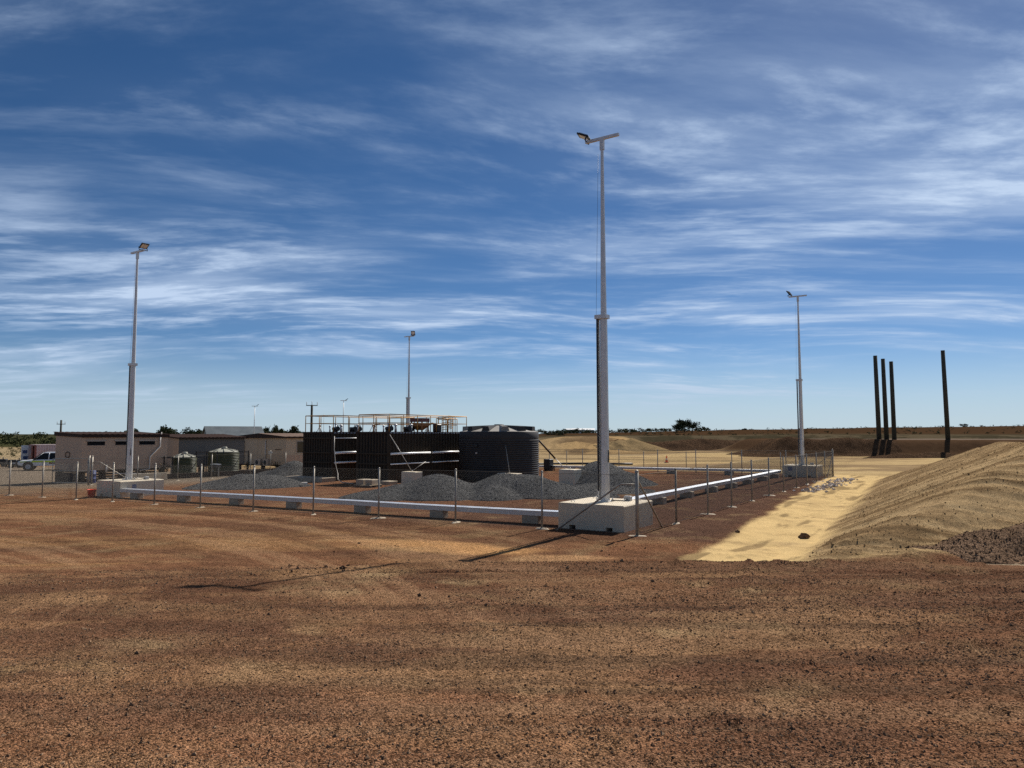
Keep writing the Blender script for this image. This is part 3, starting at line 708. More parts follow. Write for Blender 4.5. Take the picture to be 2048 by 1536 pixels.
for i, b in enumerate(fb):
    sleeper(FA(b), b, R(3), ordinal(i) + ' concrete sleeper from the left under the front cable tray', 'sleepers under the front cable tray')
for i, a in enumerate([6.3, 9.85, 13.5, 17.3, 20.9, 24.5, 28.0, 31.2]):
    sleeper(a, 3.2, R(90 - 90) + R(random.uniform(-4, 4)), ordinal(i) + ' concrete sleeper from the near mast block under the right cable tray', 'sleepers under the right cable tray')
for i, b in enumerate([7.0, 11.5, 16.0, 20.3, 24.5]):
    sleeper(33.7, b, 0, ordinal(i) + ' concrete sleeper from the rear right mast under the back cable tray', 'sleepers under the back cable tray')

# ------------------------------------------------------------------ fences
_tubes = {}
def tube_mesh(r, h, n=8, cap=True, m='galvpost'):
    k = (r, h, n, m)
    if k not in _tubes:
        mb = MB().tube([(0, 0, -.05), (0, 0, h)], r, n)
        if cap: mb.lathe([(r * 1.12, h - .02), (r * 1.12, h + .01), (r * .7, h + .045), (.002, h + .06)], n)
        o = mb.build('tmp', m); _tubes[k] = o.data; bpy.data.objects.remove(o)
    return _tubes[k]
_foot = None
def foot_mesh():
    global _foot
    if _foot is None:
        mb = MB(); n = 11; rs = [.26 * (.7 + .6 * random.random()) for _ in range(n)]
        vs = [(0, 0, .045)] + [(r * math.cos(2 * math.pi * i / n), r * .6 * math.sin(2 * math.pi * i / n), .03) for i, r in enumerate([q * .6 for q in rs])] + [(r * math.cos(2 * math.pi * i / n), r * .6 * math.sin(2 * math.pi * i / n), -.03) for i, r in enumerate(rs)]
        fs = [(0, 1 + i, 1 + (i + 1) % n) for i in range(n)] + [(1 + i, 1 + n + i, 1 + n + (i + 1) % n, 1 + (i + 1) % n) for i in range(n)]
        o = mb.add(vs, fs, True).build('tmp', 'footing'); _foot = o.data; bpy.data.objects.remove(o)
    return _foot
def fence(label, pts, h=1.8, r=.034, mesh=True, rails=(1.78, .06), rail_r=.006, heavy=(), foot=True, pitch=.075, wire=.0011, m='galvpost', mesh_h=None):
    P = [Vector((x, y, T(x, y))) for x, y in pts]; o = P[0].copy()
    t = thing('chain_link_fence', label, 'fence', o, 0, 'wire fences round the compound')
    for i, p in enumerate(P):
        link('post', tube_mesh(.055 if i in heavy else r, h + (.08 if i in heavy else 0), m=m), t, p - o)
        if foot: f = link('footing', foot_mesh(), t, p - o + Vector((0, 0, .0)), random.random() * 6); f.scale = (random.uniform(.8, 1.25), random.uniform(.8, 1.25), random.uniform(.6, 1.2))
    for z in rails:
        mb = MB()
        for p, q in zip(P, P[1:]): mb.tube([p - o + Vector((0, 0, z)), q - o + Vector((0, 0, z))], rail_r, 5, cap=False)
        mb.build('line_wire' if rail_r < .012 else 'rail', 'wire', t, fix=False)
    if mesh:
        vs = []; fs = []
        H = mesh_h or h - .03
        for p, q in zip(P, P[1:]):
            p = p - o; q = q - o; d = (q - p); Ln = d.length; d.normalize(); nrm = Vector((-d.y, d.x, 0)).normalized(); up = Vector((0, 0, 1))
            slope = 1.15
            k0 = int(-H / slope / pitch) - 1; k1 = int(Ln / pitch) + 1
            for sgn in (1, -1):
                for k in range(k0, k1):
                    # line s = k*pitch + z/slope, clipped to the panel
                    s0 = k * pitch; za = .04; zb = H; sa = s0 + za / slope; sb = s0 + zb / slope
                    if sa < 0: za = -s0 * slope; sa = 0
                    if sb > Ln: zb = (Ln - s0) * slope; sb = Ln
                    if zb <= za + .02: continue
                    if sgn < 0: sa, sb = Ln - sa, Ln - sb
                    A = p + d * sa + up * za; B = p + d * sb + up * zb; w = (B - A).normalized().cross(nrm) * wire; nn = nrm * wire + nrm * (.002 * sgn)
                    i0 = len(vs); vs += [A + w, A - w * .5 + nn, A - w * .5 - nn, B + w, B - w * .5 + nn, B - w * .5 - nn]
                    fs += [(i0, i0 + 1, i0 + 4, i0 + 3), (i0 + 1, i0 + 2, i0 + 5, i0 + 4), (i0 + 2, i0, i0 + 3, i0 + 5)]
        me = mesh_np('wire_mesh', np.array([tuple(v) for v in vs]), np.array(fs), 'wire', False)
        wo = link('wire_mesh', me, t); wo['kind'] = 'stuff'
    return t, o
front = [(3.70, 21.20), (.96, 22.92), (-1.95, 24.78), (-4.87, 26.20), (-7.65, 27.60), (-10.43, 28.90), (-13.31, 30.60), (-16.10, 32.25), (-18.91, 33.90), (-21.30, 35.0), (-23.95, 36.5), (-26.9, 38.3), (-29.7, 40.2)]
ff, fo = fence('near chain link fence running left from the braced corner post', front, heavy=(0,))
right = [(3.70, 21.20)] + [world(a, .03) for a in (3.35, 6.75, 9.85, 13.05, 16.25, 19.4, 22.6, 25.6, 28.7, 31.75, 34.95)]
fr, ro = fence('chain link fence on the right beside the sand drain', right[1:], heavy=(10,))
backp = [world(35.0, b) for b in (3.2, 6.4, 9.95, 13.1, 16.5, 19.9, 23.2, 26.5, 29.8, 33.0, 36.3, 39.6)]
fk, ko = fence('back chain link fence with three rails before the sand field', [world(34.95, .03)] + backp, rails=(1.78, .95, .10), rail_r=.014, pitch=.15, foot=False)
leftp = [world(a, b) for a, b in ((5.0, 41.2), (8.0, 41.0), (10.9, 40.8), (13.6, 40.7), (17.0, 40.6), (20.4, 40.5), (24, 40.4), (28, 40.3), (32, 40.1), (35, 39.6))]
fl_, lo = fence('left chain link fence in front of the portable buildings', leftp, heavy=(0,), pitch=.12)
# the second run behind the back fence
back2 = [world(41.5, b) for b in range(5, 50, 4)]
fence('plain rail fence standing further out on the sand', back2, h=1.5, mesh=False, rails=(1.45, .8, .2), rail_r=.014, foot=False)
# closing panel between the corner post and the first right post
def panel_close():
    P = [Vector((3.70, 21.20, T(3.7, 21.2))), Vector((*right[1], T(*right[1])))]
panel_close()
# bent braces at the corner post (parts of the near fence), and of the left and rear corners
def brace(t, o, base, direction, h=1.52, run=2.6, stub=.35, r=.026):
    d = Vector((*direction, 0)).normalized(); p = Vector((*base, T(*base))); e = p + d * run; ez = T(e.x, e.y)
    pts = [p + Vector((0, 0, h)), p + d * stub + Vector((0, 0, h)), p + d * (stub + .08) + Vector((0, 0, h - .04)), Vector((e.x, e.y, ez - .02))]
    MB().tube([q - o for q in pts], r, 8).build('brace', 'galvpost', t)
brace(ff, fo, (3.70, 21.20), (VX, VY), 1.50, 2.75, .5)
brace(fr, ro, (3.70, 21.20), (UX, UY), 1.62, 2.05, .05)
# wires and mesh of the first right bay belong to the right fence
t2, o2 = fence('short first bay of the right fence beside the near mast block', [right[0], right[1]], foot=False)
bpy.data.objects.remove([c for c in t2.children if c.name.startswith('post')][0])
brace(fr, ro, world(34.95, .03), (-UX, -UY), 1.5, 2.6, .1, .024)
brace(fk, ko, world(34.95, .03), (VX, VY), 1.6, 1.9, .1, .024)
brace(fl_, lo, leftp[0], (UX * .8 - VX * .6, UY * .8 - VY * .6), 1.5, 2.6, .45)
# gate leaf left of the left corner post, and gate posts
def gate(label, p, q, h=1.75, z0=.12):
    P = Vector((*p, T(*p))); Q = Vector((*q, T(*q))); t = thing('gate', label, 'gate', P); d = Q - P
    for nm, z in (('top_rail', h), ('middle_rail', h * .52), ('bottom_rail', z0)): MB().tube([(0, 0, z), tuple(d + Vector((0, 0, z)))], .036, 8).build(nm, 'galvpost', t)
    for s_ in (.0, 1.): MB().tube([tuple(d * s_ + Vector((0, 0, z0))), tuple(d * s_ + Vector((0, 0, h)))], .026, 8).build('stile', 'galvpost', t)
    MB().tube([(0, 0, -.05), (0, 0, h + .2)], .055, 8).build('gate_post', 'galvpost', t).location = tuple(-d.normalized() * .12)
    MB().box(-.05, .05, -.03, .03, h * .5, h * .5 + .12).build('latch', 'black', t).location = tuple(d * .98)
gate('pipe framed gate leaf standing before the beige building', (-28.35, 47.75), (-31.9, 49.6))
gate('pipe framed gate leaf at the left edge of the near fence', (-29.9, 41.0), (-33.2, 42.6))

# ------------------------------------------------------------------ dark clad treatment units with yellow handrails
def corrug(mb, p0, p1, z0, z1, pitch=.25, depth=.075, out=(0, -1)):
    """vertical trapezoidal ribs between two plan points"""
    x0, y0 = p0; x1, y1 = p1; L_ = math.hypot(x1 - x0, y1 - y0); n = int(round(L_ / pitch)); dx, dy = (x1 - x0) / L_, (y1 - y0) / L_
    pts = [(0, 0)]; w = L_ / n
    for k in range(n): pts += [(k * w + w * .15, 0), (k * w + w * .30, depth), (k * w + w * .70, depth), (k * w + w * .85, 0)]
    pts.append((L_, 0))
    vs = []
    for s_, e in pts:
        X_, Y_ = x0 + dx * s_ + out[0] * e, y0 + dy * s_ + out[1] * e; vs += [(X_, Y_, z0), (X_, Y_, z1)]
    mb.add(vs, [(2 * i, 2 * i + 2, 2 * i + 3, 2 * i + 1) for i in range(len(pts) - 1)])
def handrail(t, pts, z, h=1.12, post_every=1.45, closed=False):
    hr = None
    mb = MB()
    for p, q in zip(pts, pts[1:]): mb.tube([(*p, z + h), (*q, z + h)], .030, 6)
    hr = mb.build('handrail', 'yellow', t)
    mb = MB()
    for p, q in zip(pts, pts[1:]): mb.tube([(*p, z + h * .52), (*q, z + h * .52)], .019, 6)
    mb.build('mid_rail', 'yellow', hr)
    mb = MB()
    for p, q in zip(pts, pts[1:]):
        L_ = math.hypot(q[0] - p[0], q[1] - p[1]); nn = Vector((q[0] - p[0], q[1] - p[1], 0)).normalized()
        mb.add([(*p, z), (*q, z), (*q, z + .10), (*p, z + .10)], [(0, 1, 2, 3)])
    me = tube_mesh(.029, h, 6, False, 'yellow')
    seen = set()
    for p, q in zip(pts, pts[1:]):
        L_ = math.hypot(q[0] - p[0], q[1] - p[1]); n = max(1, round(L_ / post_every))
        for k in range(n + 1):
            s_ = k / n; c = (round(p[0] + (q[0] - p[0]) * s_, 3), round(p[1] + (q[1] - p[1]) * s_, 3))
            if c in seen: continue
            seen.add(c); link('stanchion', me, hr, (*c, z))
    return hr
def unit(label, corner, wid, ln, walers):
    x, y = corner; z0 = T(x, y); t = thing('treatment_unit', label, 'tank unit', (x, y, z0), ROT, 'dark clad tank units')
    H = 3.13 - z0
    # local +X along -v (right), +Y along u (away); the corner is at the local origin, the unit extends to -X and +Y
    b_ = .06
    core = MB().box(-wid + b_, -b_, b_, ln - b_, .0, H - .06).build('core_shell', 'cavity', t)
    m1 = MB(); corrug(m1, (-wid, .08), (0, .08), .02, H - .10, out=(0, -1)); m1.build('front_wall', 'wall', t)
    m2 = MB(); corrug(m2, (-.05, 0), (-.05, ln), .02, H - .10, pitch=.30, out=(1, 0)); m2.build('side_wall', 'wall', t)
    m3 = MB(); corrug(m3, (-wid + .05, ln), (-wid + .05, 0), .02, H - .10, pitch=.30, out=(-1, 0)); m3.build('side_wall', 'wall', t)
    m4 = MB(); corrug(m4, (0, ln - .05), (-wid, ln - .05), .02, H - .10, out=(0, 1)); m4.build('rear_wall', 'wall', t)
    for cx, cy in ((-.06, .06), (-wid + .06, .06), (-.06, ln - .06), (-wid + .06, ln - .06)):
        MB().box(cx - .075, cx + .075, cy - .075, cy + .075, 0, H - .08).build('corner_post', 'wall', t)
    MB().box(-wid - .04, .04, -.04, ln + .04, H - .10, H + .02).build('roof_deck', 'fascia', t)
    # scalloped drip edge that catches the light
    for s_ in (0, 1):
        mb = MB()
        n = int(ln / .30)
        for k in range(n): mb.box(.041, .052, .06 + k * .30, .06 + k * .30 + .19, H - .075, H - .035)
        if s_ == 0: mb.build('drip_edge', 'tray', t)
    # horizontal walers: bright round tubes on the side, dark on the end
    for z, r in [(H * q, r_) for q, r_ in walers]:
        for y0, y1 in ((.10, ln * .47), (ln * .50, ln - .1)):
            MB().tube([(.05 + r, y0, z), (.05 + r, y1, z)], r, 12).build('waler', 'rail', t)
        MB().box(-wid + .1, -.1, -.075, .0, z - .05, z + .05).build('end_waler', 'wall', t)
    return t, H
UA, HA = unit('left dark corrugated tank unit set back behind its neighbour', (-12.20, 48.5), 2.95, 8.6, ((.575, .085), (.375, .065), (.875, .028)))
UB, HB = unit('right dark corrugated tank unit beside the charcoal water tank', (-7.87, 45.5), 2.85, 8.5, ((.575, .070), (.375, .042)))
def deck_gear(t, H, w, ln, big):
    handrail(t, [(-w + .08, .1), (-.08, .1), (-.08, ln - .1), (-w + .08, ln - .1), (-w + .08, .1)], H + .02)
    def item(nm, m, mb): return mb.build(nm, m, t)
    z = H + .02
    for i, (x, y, h, r) in enumerate([(-.7, 1.4, .42, .08), (-1.5, 1.1, .35, .05), (-1.1, 3.4, .45, .08), (-2.1, 2.2, .55, .06)]):
        item('vent_pipe', 'galv', MB().tube([(x, y, z), (x, y, z + h)], r, 10).lathe([(r * 1.5, z + h - .02), (r * 1.5, z + h + .05), (.01, z + h + .10)], 10, (x, y)))
    # pumps: motor on feet
    for x, y in ((-1.7, 1.8), (-.8, 2.6), (-1.9, 4.2)):
        mb = MB(); mb.tube([(x - .22, y, z + .22), (x + .18, y, z + .22)], .13, 12); mb.tube([(x + .18, y, z + .22), (x + .30, y, z + .22)], .17, 12); mb.box(x - .2, x + .15, y - .1, y + .1, z, z + .10); mb.tube([(x + .25, y, z + .2), (x + .25, y, z + .5)], .05, 8)
        item('pump', 'black', mb)
    # tripod vents
    for x, y in ((-2.2, .8), (-1.4, 5.5)):
        mb = MB()
        for q in range(3): mb.tube([(x + .2 * math.cos(q * 2.1), y + .2 * math.sin(q * 2.1), z), (x, y, z + .42)], .02, 5)
        mb.tube([(x, y, z + .38), (x, y, z + .5)], .05, 8); item('davit_foot', 'galv', mb)
    if big:
        # orange hopper on legs
        hx, hy = -1.35, 4.6
        mb = MB(); mb.box(hx - .55, hx + .55, hy - .4, hy + .4, z + .42, z + .62)
        mb.add([(hx - .55, hy - .4, z + .42), (hx + .55, hy - .4, z + .42), (hx + .55, hy + .4, z + .42), (hx - .55, hy + .4, z + .42), (hx - .2, hy - .15, z + .12), (hx + .2, hy - .15, z + .12), (hx + .2, hy + .15, z + .12), (hx - .2, hy + .15, z + .12)], [(0, 1, 5, 4), (1, 2, 6, 5), (2, 3, 7, 6), (3, 0, 4, 7), (4, 5, 6, 7)])
        hp = item('hopper', 'orange', mb)
        MB().box(hx - .56, hx + .56, hy - .41, hy + .41, z + .70, z + .96).build('hopper_cover', 'maroon', hp)
        for q in (-1, 1):
            for w_ in (-1, 1): MB().box(hx + q * .48 - .04, hx + q * .48 + .04, hy + w_ * .33 - .04, hy + w_ * .33 + .04, z, z + .70).build('hopper_leg', 'orange', hp)
        # second inner handrail and a ladder cage with hoops
        handrail(t, [(-.5, 5.4), (-.5, ln - .7), (-w + .6, ln - .7)], z, .95, 1.0)
        lx, ly = -1.0, ln - 1.2
        ca = None
        for k in range(6):
            mb = MB(); zz = z + .15 + k * .17
            pts = [(lx + .42 * math.cos(R(-120 + 24 * j)) * (1 + .03 * k), ly + .42 * math.sin(R(-120 + 24 * j)), zz + .02 * j) for j in range(11)]
            mb.tube(pts, .022, 5)
            o = mb.build('cage_hoop', 'yellow', t)
        for j in range(0, 11, 2):
            ang = R(-120 + 24 * j); mb = MB().tube([(lx + .42 * math.cos(ang), ly + .42 * math.sin(ang), z), (lx + .45 * math.cos(ang), ly + .42 * math.sin(ang), z + 1.05)], .02, 5); mb.build('cage_bar', 'yellow', t)
        mb = MB().tube([(-2.1, 6.4, z), (-2.1, 6.4, z + .5), (-1.7, 6.4, z + .62), (-1.2, 6.4, z + .5)], .07, 8); item('bent_pipe', 'orange', mb)
        mb = MB().box(-1.1, -.65, 5.7, 6.2, z, z + .55, .04); item('motor_box', 'black', mb)
    else:
        mb = MB().tube([(-1.0, 5.0, z), (-1.0, 5.0, z + .5), (-.6, 5.2, z + .6)], .05, 8); item('bent_pipe', 'orange', mb)
deck_gear(UA, HA, 2.95, 8.6, False); deck_gear(UB, HB, 2.85, 8.5, True)
def local_world(t, x, y):  # point of a compound-frame thing in world plan
    return t.location.x + x * math.cos(ROT) - y * math.sin(ROT), t.location.y + x * math.sin(ROT) + y * math.cos(ROT)
# slabs in front of the units
def slab(label, t, x0, x1, y0, y1, h, m='concold'):
    c = local_world(t, (x0 + x1) / 2, (y0 + y1) / 2)
    o = MB().box(-(x1 - x0) / 2, (x1 - x0) / 2, -(y1 - y0) / 2, (y1 - y0) / 2, -.1, h, .02).build('concrete_slab', m)
    o.location = (*c, T(*c)); o.rotation_euler = (0, 0, ROT); tag(o, label, 'slab')
slab('low concrete slab at the foot of the left tank unit', UA, -3.3, .45, -1.3, -.10, .30)
slab('low concrete slab at the foot of the right tank unit', UB, -.3, .9, -.9, -.10, .22)

# ------------------------------------------------------------------ charcoal water tank
def water_tank():
    cx, cy = -.90, 49.2; z0 = T(cx, cy); Rt = 2.74; H = 3.17 - z0
    t = thing('water_tank', 'big ribbed charcoal plastic water tank with ridged roof', 'water tank', (cx, cy, z0))
    prof = [(Rt, 0)]
    n = 19; step = (H - .62) / n
    for k in range(n):
        z = .10 + k * step
        prof += [(Rt - .025, z), (Rt + .03, z + step * .22), (Rt + .03, z + step * .62), (Rt - .025, z + step * .85)]
    prof += [(Rt - .01, H - .50), (Rt, H - .42), (Rt, H - .05), (Rt - .05, H)]
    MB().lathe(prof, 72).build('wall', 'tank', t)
    rp = [(Rt - .05, H), (Rt * .80, H + .10), (Rt * .5, H + .26), (Rt * .2, H + .40), (.02, H + .44)]
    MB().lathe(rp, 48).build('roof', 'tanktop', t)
    for k in range(12):
        a = 2 * math.pi * (k + .35) / 12
        # raised rib: tapering wedge from the crown to a square end at the rim
        d = Vector((math.cos(a), math.sin(a), 0)); s_ = Vector((-math.sin(a), math.cos(a), 0))
        vs = []
        for r, w, hb, ht in ((.25, .05, H + .37, H + .45), (1.4, .17, H + .18, H + .40), (2.50, .30, H + .0, H + .34)):
            for q, hh in ((-1, hb), (-.62, ht), (.62, ht), (1, hb)): vs.append(d * r + s_ * (w * q) + Vector((0, 0, hh)))
        fs = []
        for i in range(2):
            for j in range(3): fs.append((i * 4 + j, i * 4 + j + 1, i * 4 + 5 + j, i * 4 + 4 + j))
        fs.append((8, 9, 10, 11))
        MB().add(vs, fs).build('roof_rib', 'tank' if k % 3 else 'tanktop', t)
    MB().lathe([(.34, H + .36), (.34, H + .47), (.30, H + .50), (.01, H + .50)], 20).build('hatch', 'tank', t)
    ang = math.radians(-90 - 27)
    def on(ang, r): return (r * math.cos(ang), r * math.sin(ang))
    x, y = on(math.radians(-121), Rt); MB().tube([(x, y, H - .95), (x * 1.05, y * 1.05, H - .95)], .09, 12).build('overflow_port', 'black', t)
    x, y = on(math.radians(-121), Rt); MB().tube([(x, y, H - 1.42), (x * 1.035, y * 1.035, H - 1.42)], .055, 12).build('outlet_fitting', 'pipe', t)
water_tank()
def black_box(a_, x, y, w, d, h, nm, label, cat, m='black'):
    o = MB().box(-w / 2, w / 2, -d / 2, d / 2, 0, h, .02).build(nm, m); o.location = (x, y, T(x, y)); o.rotation_euler = (0, 0, a_); return tag(o, label, cat)
def pump_box():
    x, y = 3.15, 61.5; t = thing('pump_housing', 'black pump housing standing right of the charcoal tank', 'pump box', (x, y, T(x, y)), ROT)
    MB().box(-.3, .3, -.35, .35, .12, 1.0, .03).build('cover', 'black', t)
    for q in (-.2, .2): MB().box(q - .04, q + .04, -.36, .36, 0, .12).build('skid', 'black', t)
    MB().tube([(.3, 0, .4), (.55, 0, .4), (.55, 0, .0)], .05, 8).build('outlet', 'black', t)
pump_box()
# stay with post right of the tank
t = thing('stay_post', 'dark steel stay sloping down right of the charcoal tank', 'stay', (1.9, 60.0, T(1.9, 60)))
MB().box(-.07, .07, -.07, .07, 0, 3.0).build('post', 'fascia', t)
MB().tube([(.06, 0, 2.95), (1.75, .2, 1.1)], .075, 8).build('stay_arm', 'fascia', t)
MB().tube([(1.75, .2, 1.1), (2.75, .3, .05)], .03, 8).build('stay_rod', 'galv', t)
# concrete counterweights with guy rods
def guy_block(x, y, w, d, h, label, top=None, arc=None, rz=ROT, rods=()):
    z = T(x, y); t = thing('anchor_block', label, 'concrete block', (x, y, z), rz, 'concrete anchor blocks')
    MB().box(-w / 2, w / 2, -d / 2, d / 2, -.05, h, .025).build('block', 'conc', t)
    MB().tube([(-.05, 0, h), (-.05, 0, h + .08), (.05, 0, h + .08), (.05, 0, h)], .014, 6).build('lifting_eye', 'galv', t)
    inv = Matrix.Rotation(-rz, 3, 'Z')
    for p, r in rods:
        q = inv @ (Vector(p) - Vector((x, y, z))); MB().tube([(0, 0, h + .03), tuple(q)], r, 6).build('guy_rod', 'hose', t)
cornerB = Vector((-7.80, 45.45, 2.95))
guy_block(-6.25, 44.6, 1.15, .7, .80, 'concrete anchor block holding the rod from the right tank unit', rods=[(cornerB, .026), ((-5.5, 45.6, 1.25), .016)])
guy_block(-.15, 44.9, 1.45, .7, .66, 'concrete anchor block in front of the charcoal tank', rods=[((-.42, 46.45, 2.25), .02)])
guy_block(3.55, 43.6, 1.05, 1.0, .95, 'plain concrete cube right of the charcoal tank')
# hose hanging from the left unit
hp = [Vector(p) for p in [(-12.05, 48.3, 2.85), (-12.0, 48.1, 2.0), (-11.85, 47.9, 1.0), (-11.6, 47.6, .35), (-11.3, 46.4, .05), (-10.7, 45.2, -.06), (-9.9, 44.6, -.08)]]
o = MB().tube([p - hp[-1] for p in hp], .028, 6).build('hose', 'hose'); o.location = hp[-1]; tag(o, 'pale hose hanging down the corner of the left tank unit', 'hose')
# pallet with fibre sheets
def pallet():
    x, y = -8.6, 42.6; t = thing('pallet', 'timber pallet lying in front of the right tank unit', 'pallet', (x, y, T(x, y)), ROT + R(6))
    for k in range(7): MB().box(-.62 + k * .19, -.62 + k * .19 + .13, -.55, .55, .125, .147).build('deck_board', 'pale', t)
    for k in (-.5, 0, .5): MB().box(-.64, .66, k - .045, k + .045, .022, .123).build('bearer', 'timber', t)
    for k in (-.55, -.05, .45): MB().box(k, k + .12, -.55, .55, 0, .02).build('base_board', 'timber', t)
    c = t.location
    for i, (dx, w) in enumerate(((-.32, .55), (.36, .5))):
        o = MB().box(-w / 2, w / 2, -.4, .4, 0, .30, .02).build('slab_block', 'concold'); o.location = (c.x + dx * math.cos(t.rotation_euler.z), c.y + dx * math.sin(t.rotation_euler.z) + .1, c.z + .149); o.rotation_euler = (0, 0, t.rotation_euler.z)
        tag(o, ['left grey slab block resting on the pallet', 'right grey slab block resting on the pallet'][i], 'block', 'slab blocks on the pallet')
pallet()
for i, (x, y) in enumerate(((-13.55, 43.6),)):
    o = MB().tube([(-.55, 0, .12), (.95, .45, .12)], .115, 14, cap=False).tube([(-.55, 0, .12), (.95, .45, .12)], .10, 14, cap=False).build('pipe_offcut', 'pipe', fix=False); o.location = (x, y, T(x, y)); tag(o, 'white plastic pipe offcut lying near the gravel', 'pipe')
# poly pipe on the sand
pp = [(1.5 + 1.35 * k, 74 + 1.6 * math.sin(k * .5), 0) for k in range(9)]
o = MB().tube([(x - 1.5, y - 74, T(x, y) - T(1.5, 74) + .09) for x, y, _ in pp], .11, 6).build('poly_pipe', 'black'); o.location = (1.5, 74, T(1.5, 74)); tag(o, 'black poly pipe snaking over the sand behind the compound', 'pipe')
# cone
x, y = 16.9, 78; t = thing('traffic_cone', 'orange traffic cone out on the sand', 'traffic cone', (x, y, T(x, y)))
MB().box(-.22, .22, -.22, .22, 0, .04).build('base', 'black', t); MB().lathe([(.17, .04), (.12, .30)], 14).lathe([(.085, .47), (.035, .78), (.03, .80), (.001, .80)], 14).build('body', 'cone', t)
MB().lathe([(.12, .30), (.085, .47)], 14).build('sleeve', 'signw', t)
# bucket
x, y = -21.35, 36.35; t = thing('bucket', 'red plastic bucket against the left mast block', 'bucket', (x, y, T(x, y)))
MB().lathe([(.001, .01), (.145, .0), (.20, .38), (.215, .38), (.215, .41), (.195, .41), (.14, .03), (.001, .03)], 24).build('body', 'red', t)
MB().tube([(.2 * math.cos(R(k)), .2 * math.sin(R(k)), .40 - .16 * math.sin(R(k))) for k in range(0, 181, 20)], .006, 5).build('handle', 'galv', t)

# ------------------------------------------------------------------ portable buildings
def gap_pipe(t, pts, r, m='pipe', nm='drain_pipe'): return MB().tube(pts, r, 8).build(nm, m, t)
def ablution():
    x, y = -30.75, 51.0; z0 = T(x, y); t = thing('portable_building', 'beige portable building with three slot windows behind the left mast', 'building', (x, y, z0), ROT)
    wv, lu = 3.9, 6.4; f = .37 - z0; e = 2.80 - z0; hi = 2.98 - z0     # floor, eave on the long side, high side
    # wall shell: long side at x=0 running along +y, end wall at y=0 running to -x
    sh = MB(); sh.prism([(0, f), (0, e), (-wv, hi), (-wv, f)], 0, lu); sh.build('wall', 'beige', t)
    for k in range(1, 5): MB().box(-.002, .008, k * lu / 5 - .012, k * lu / 5 + .012, f, e - .02).build('wall_joint', 'beige', t)
    rf = MB(); rf.prism([(.10, e - .05), (.10, e + .17), (-wv - .10, hi + .17), (-wv - .10, hi - .10)], -.10, lu + .10); r_ = rf.build('roof', 'fascia', t)
    rs = MB()
    n = 34; vs = []
    for k in range(n + 1):
        yy = -.20 + (lu + .40) * k / n; hh = .03 * (k % 2); vs += [(.16, yy, e + .175 + hh), (-wv - .16, yy, hi + .175 + hh)]
    rs.add(vs, [(2 * k, 2 * k + 1, 2 * k + 3, 2 * k + 2) for k in range(n)]); rs.build('roof_sheet', 'roofdark', r_)
    for yc in (.95, 2.95, 4.75):
        w = MB().box(-.01, .012, yc - .62, yc + .62, e - .62, e - .34).build('window', 'glass', t)
        MB().box(-.01, .10, yc - .70, yc + .70, e - .34, e - .27).build('window_hood', 'frame', w); MB().box(-.01, .03, yc - .66, yc + .66, e - .65, e - .62).build('sill', 'frame', w)
    gap_pipe(t, [(.10, 5.75, e - .05), (.10, 5.75, e - .75), (.10, 4.95, e - 1.55), (.10, 4.95, f - .05), (.10, 4.2, f - .15)], .055)
    gap_pipe(t, [(.05, 5.85, e - .1), (.05, 5.85, e + .35)], .04, 'pipe', 'vent_pipe')
    gap_pipe(t, [(.08, 1.7, f + .38), (.08, 1.7, f - .2)], .07)
    MB().box(-wv + .02, .0 - .02, .02, lu - .02, f - .16, f - .002).build('chassis', 'fascia', t)
    for yy in (.25, 1.7, 3.2, 4.7, 6.1):
        for xx in (-.3, -wv + .3): MB().box(xx - .12, xx + .12, yy - .12, yy + .12, -.1, f - .16).build('stump', 'timberdark', t)
    # clutter of sheets and beams stored below the floor
    MB().box(-wv + .15, -.55, -.02, .03, -.05, f - .18).build('skirt_panel', 'timber', t)
    for k, (zz, y0, y1) in enumerate(((.12, .3, 4.4), (.30, .2, 5.2), (.48, .8, 5.8))): MB().box(-.5, -.25, y0, y1, zz, zz + .12).build('stored_beam', 'timberdark', t)
    gap_pipe(t, [(.0, 2.3, .55), (.05, 5.0, .42)], .05)
    # coiled hose on the end wall
    MB().tube([(-2.0 + .33 * math.cos(R(k)), -.05, f + 1.1 + .22 * math.sin(R(k)) + .02 * (k / 360)) for k in range(0, 730, 30)], .022, 5).build('hose_coil', 'timber', t)
    return t
ablution()
o = MB().lathe([(.001, .0), (.28, .0), (.29, .03), (.28, .28), (.30, .30), (.28, .32), (.28, .6), (.30, .62), (.28, .64), (.28, .86), (.26, .88), (.001, .88)], 20).build('drum', 'blue'); o.location = (-29.6, 50.3, T(-29.6, 50.3)); tag(o, 'dark blue drum under the edge of the beige building', 'drum')
o = MB().box(-1.5, 1.5, -.04, .04, 0, .55, .02).build('leaning_slab', 'concold'); o.location = (-26.7, 52.4, T(-26.7, 52.4)); o.rotation_euler = (R(-8), 0, math.atan2(UY, UX)); tag(o, 'low pale concrete panel leaning before the beige building', 'panel')
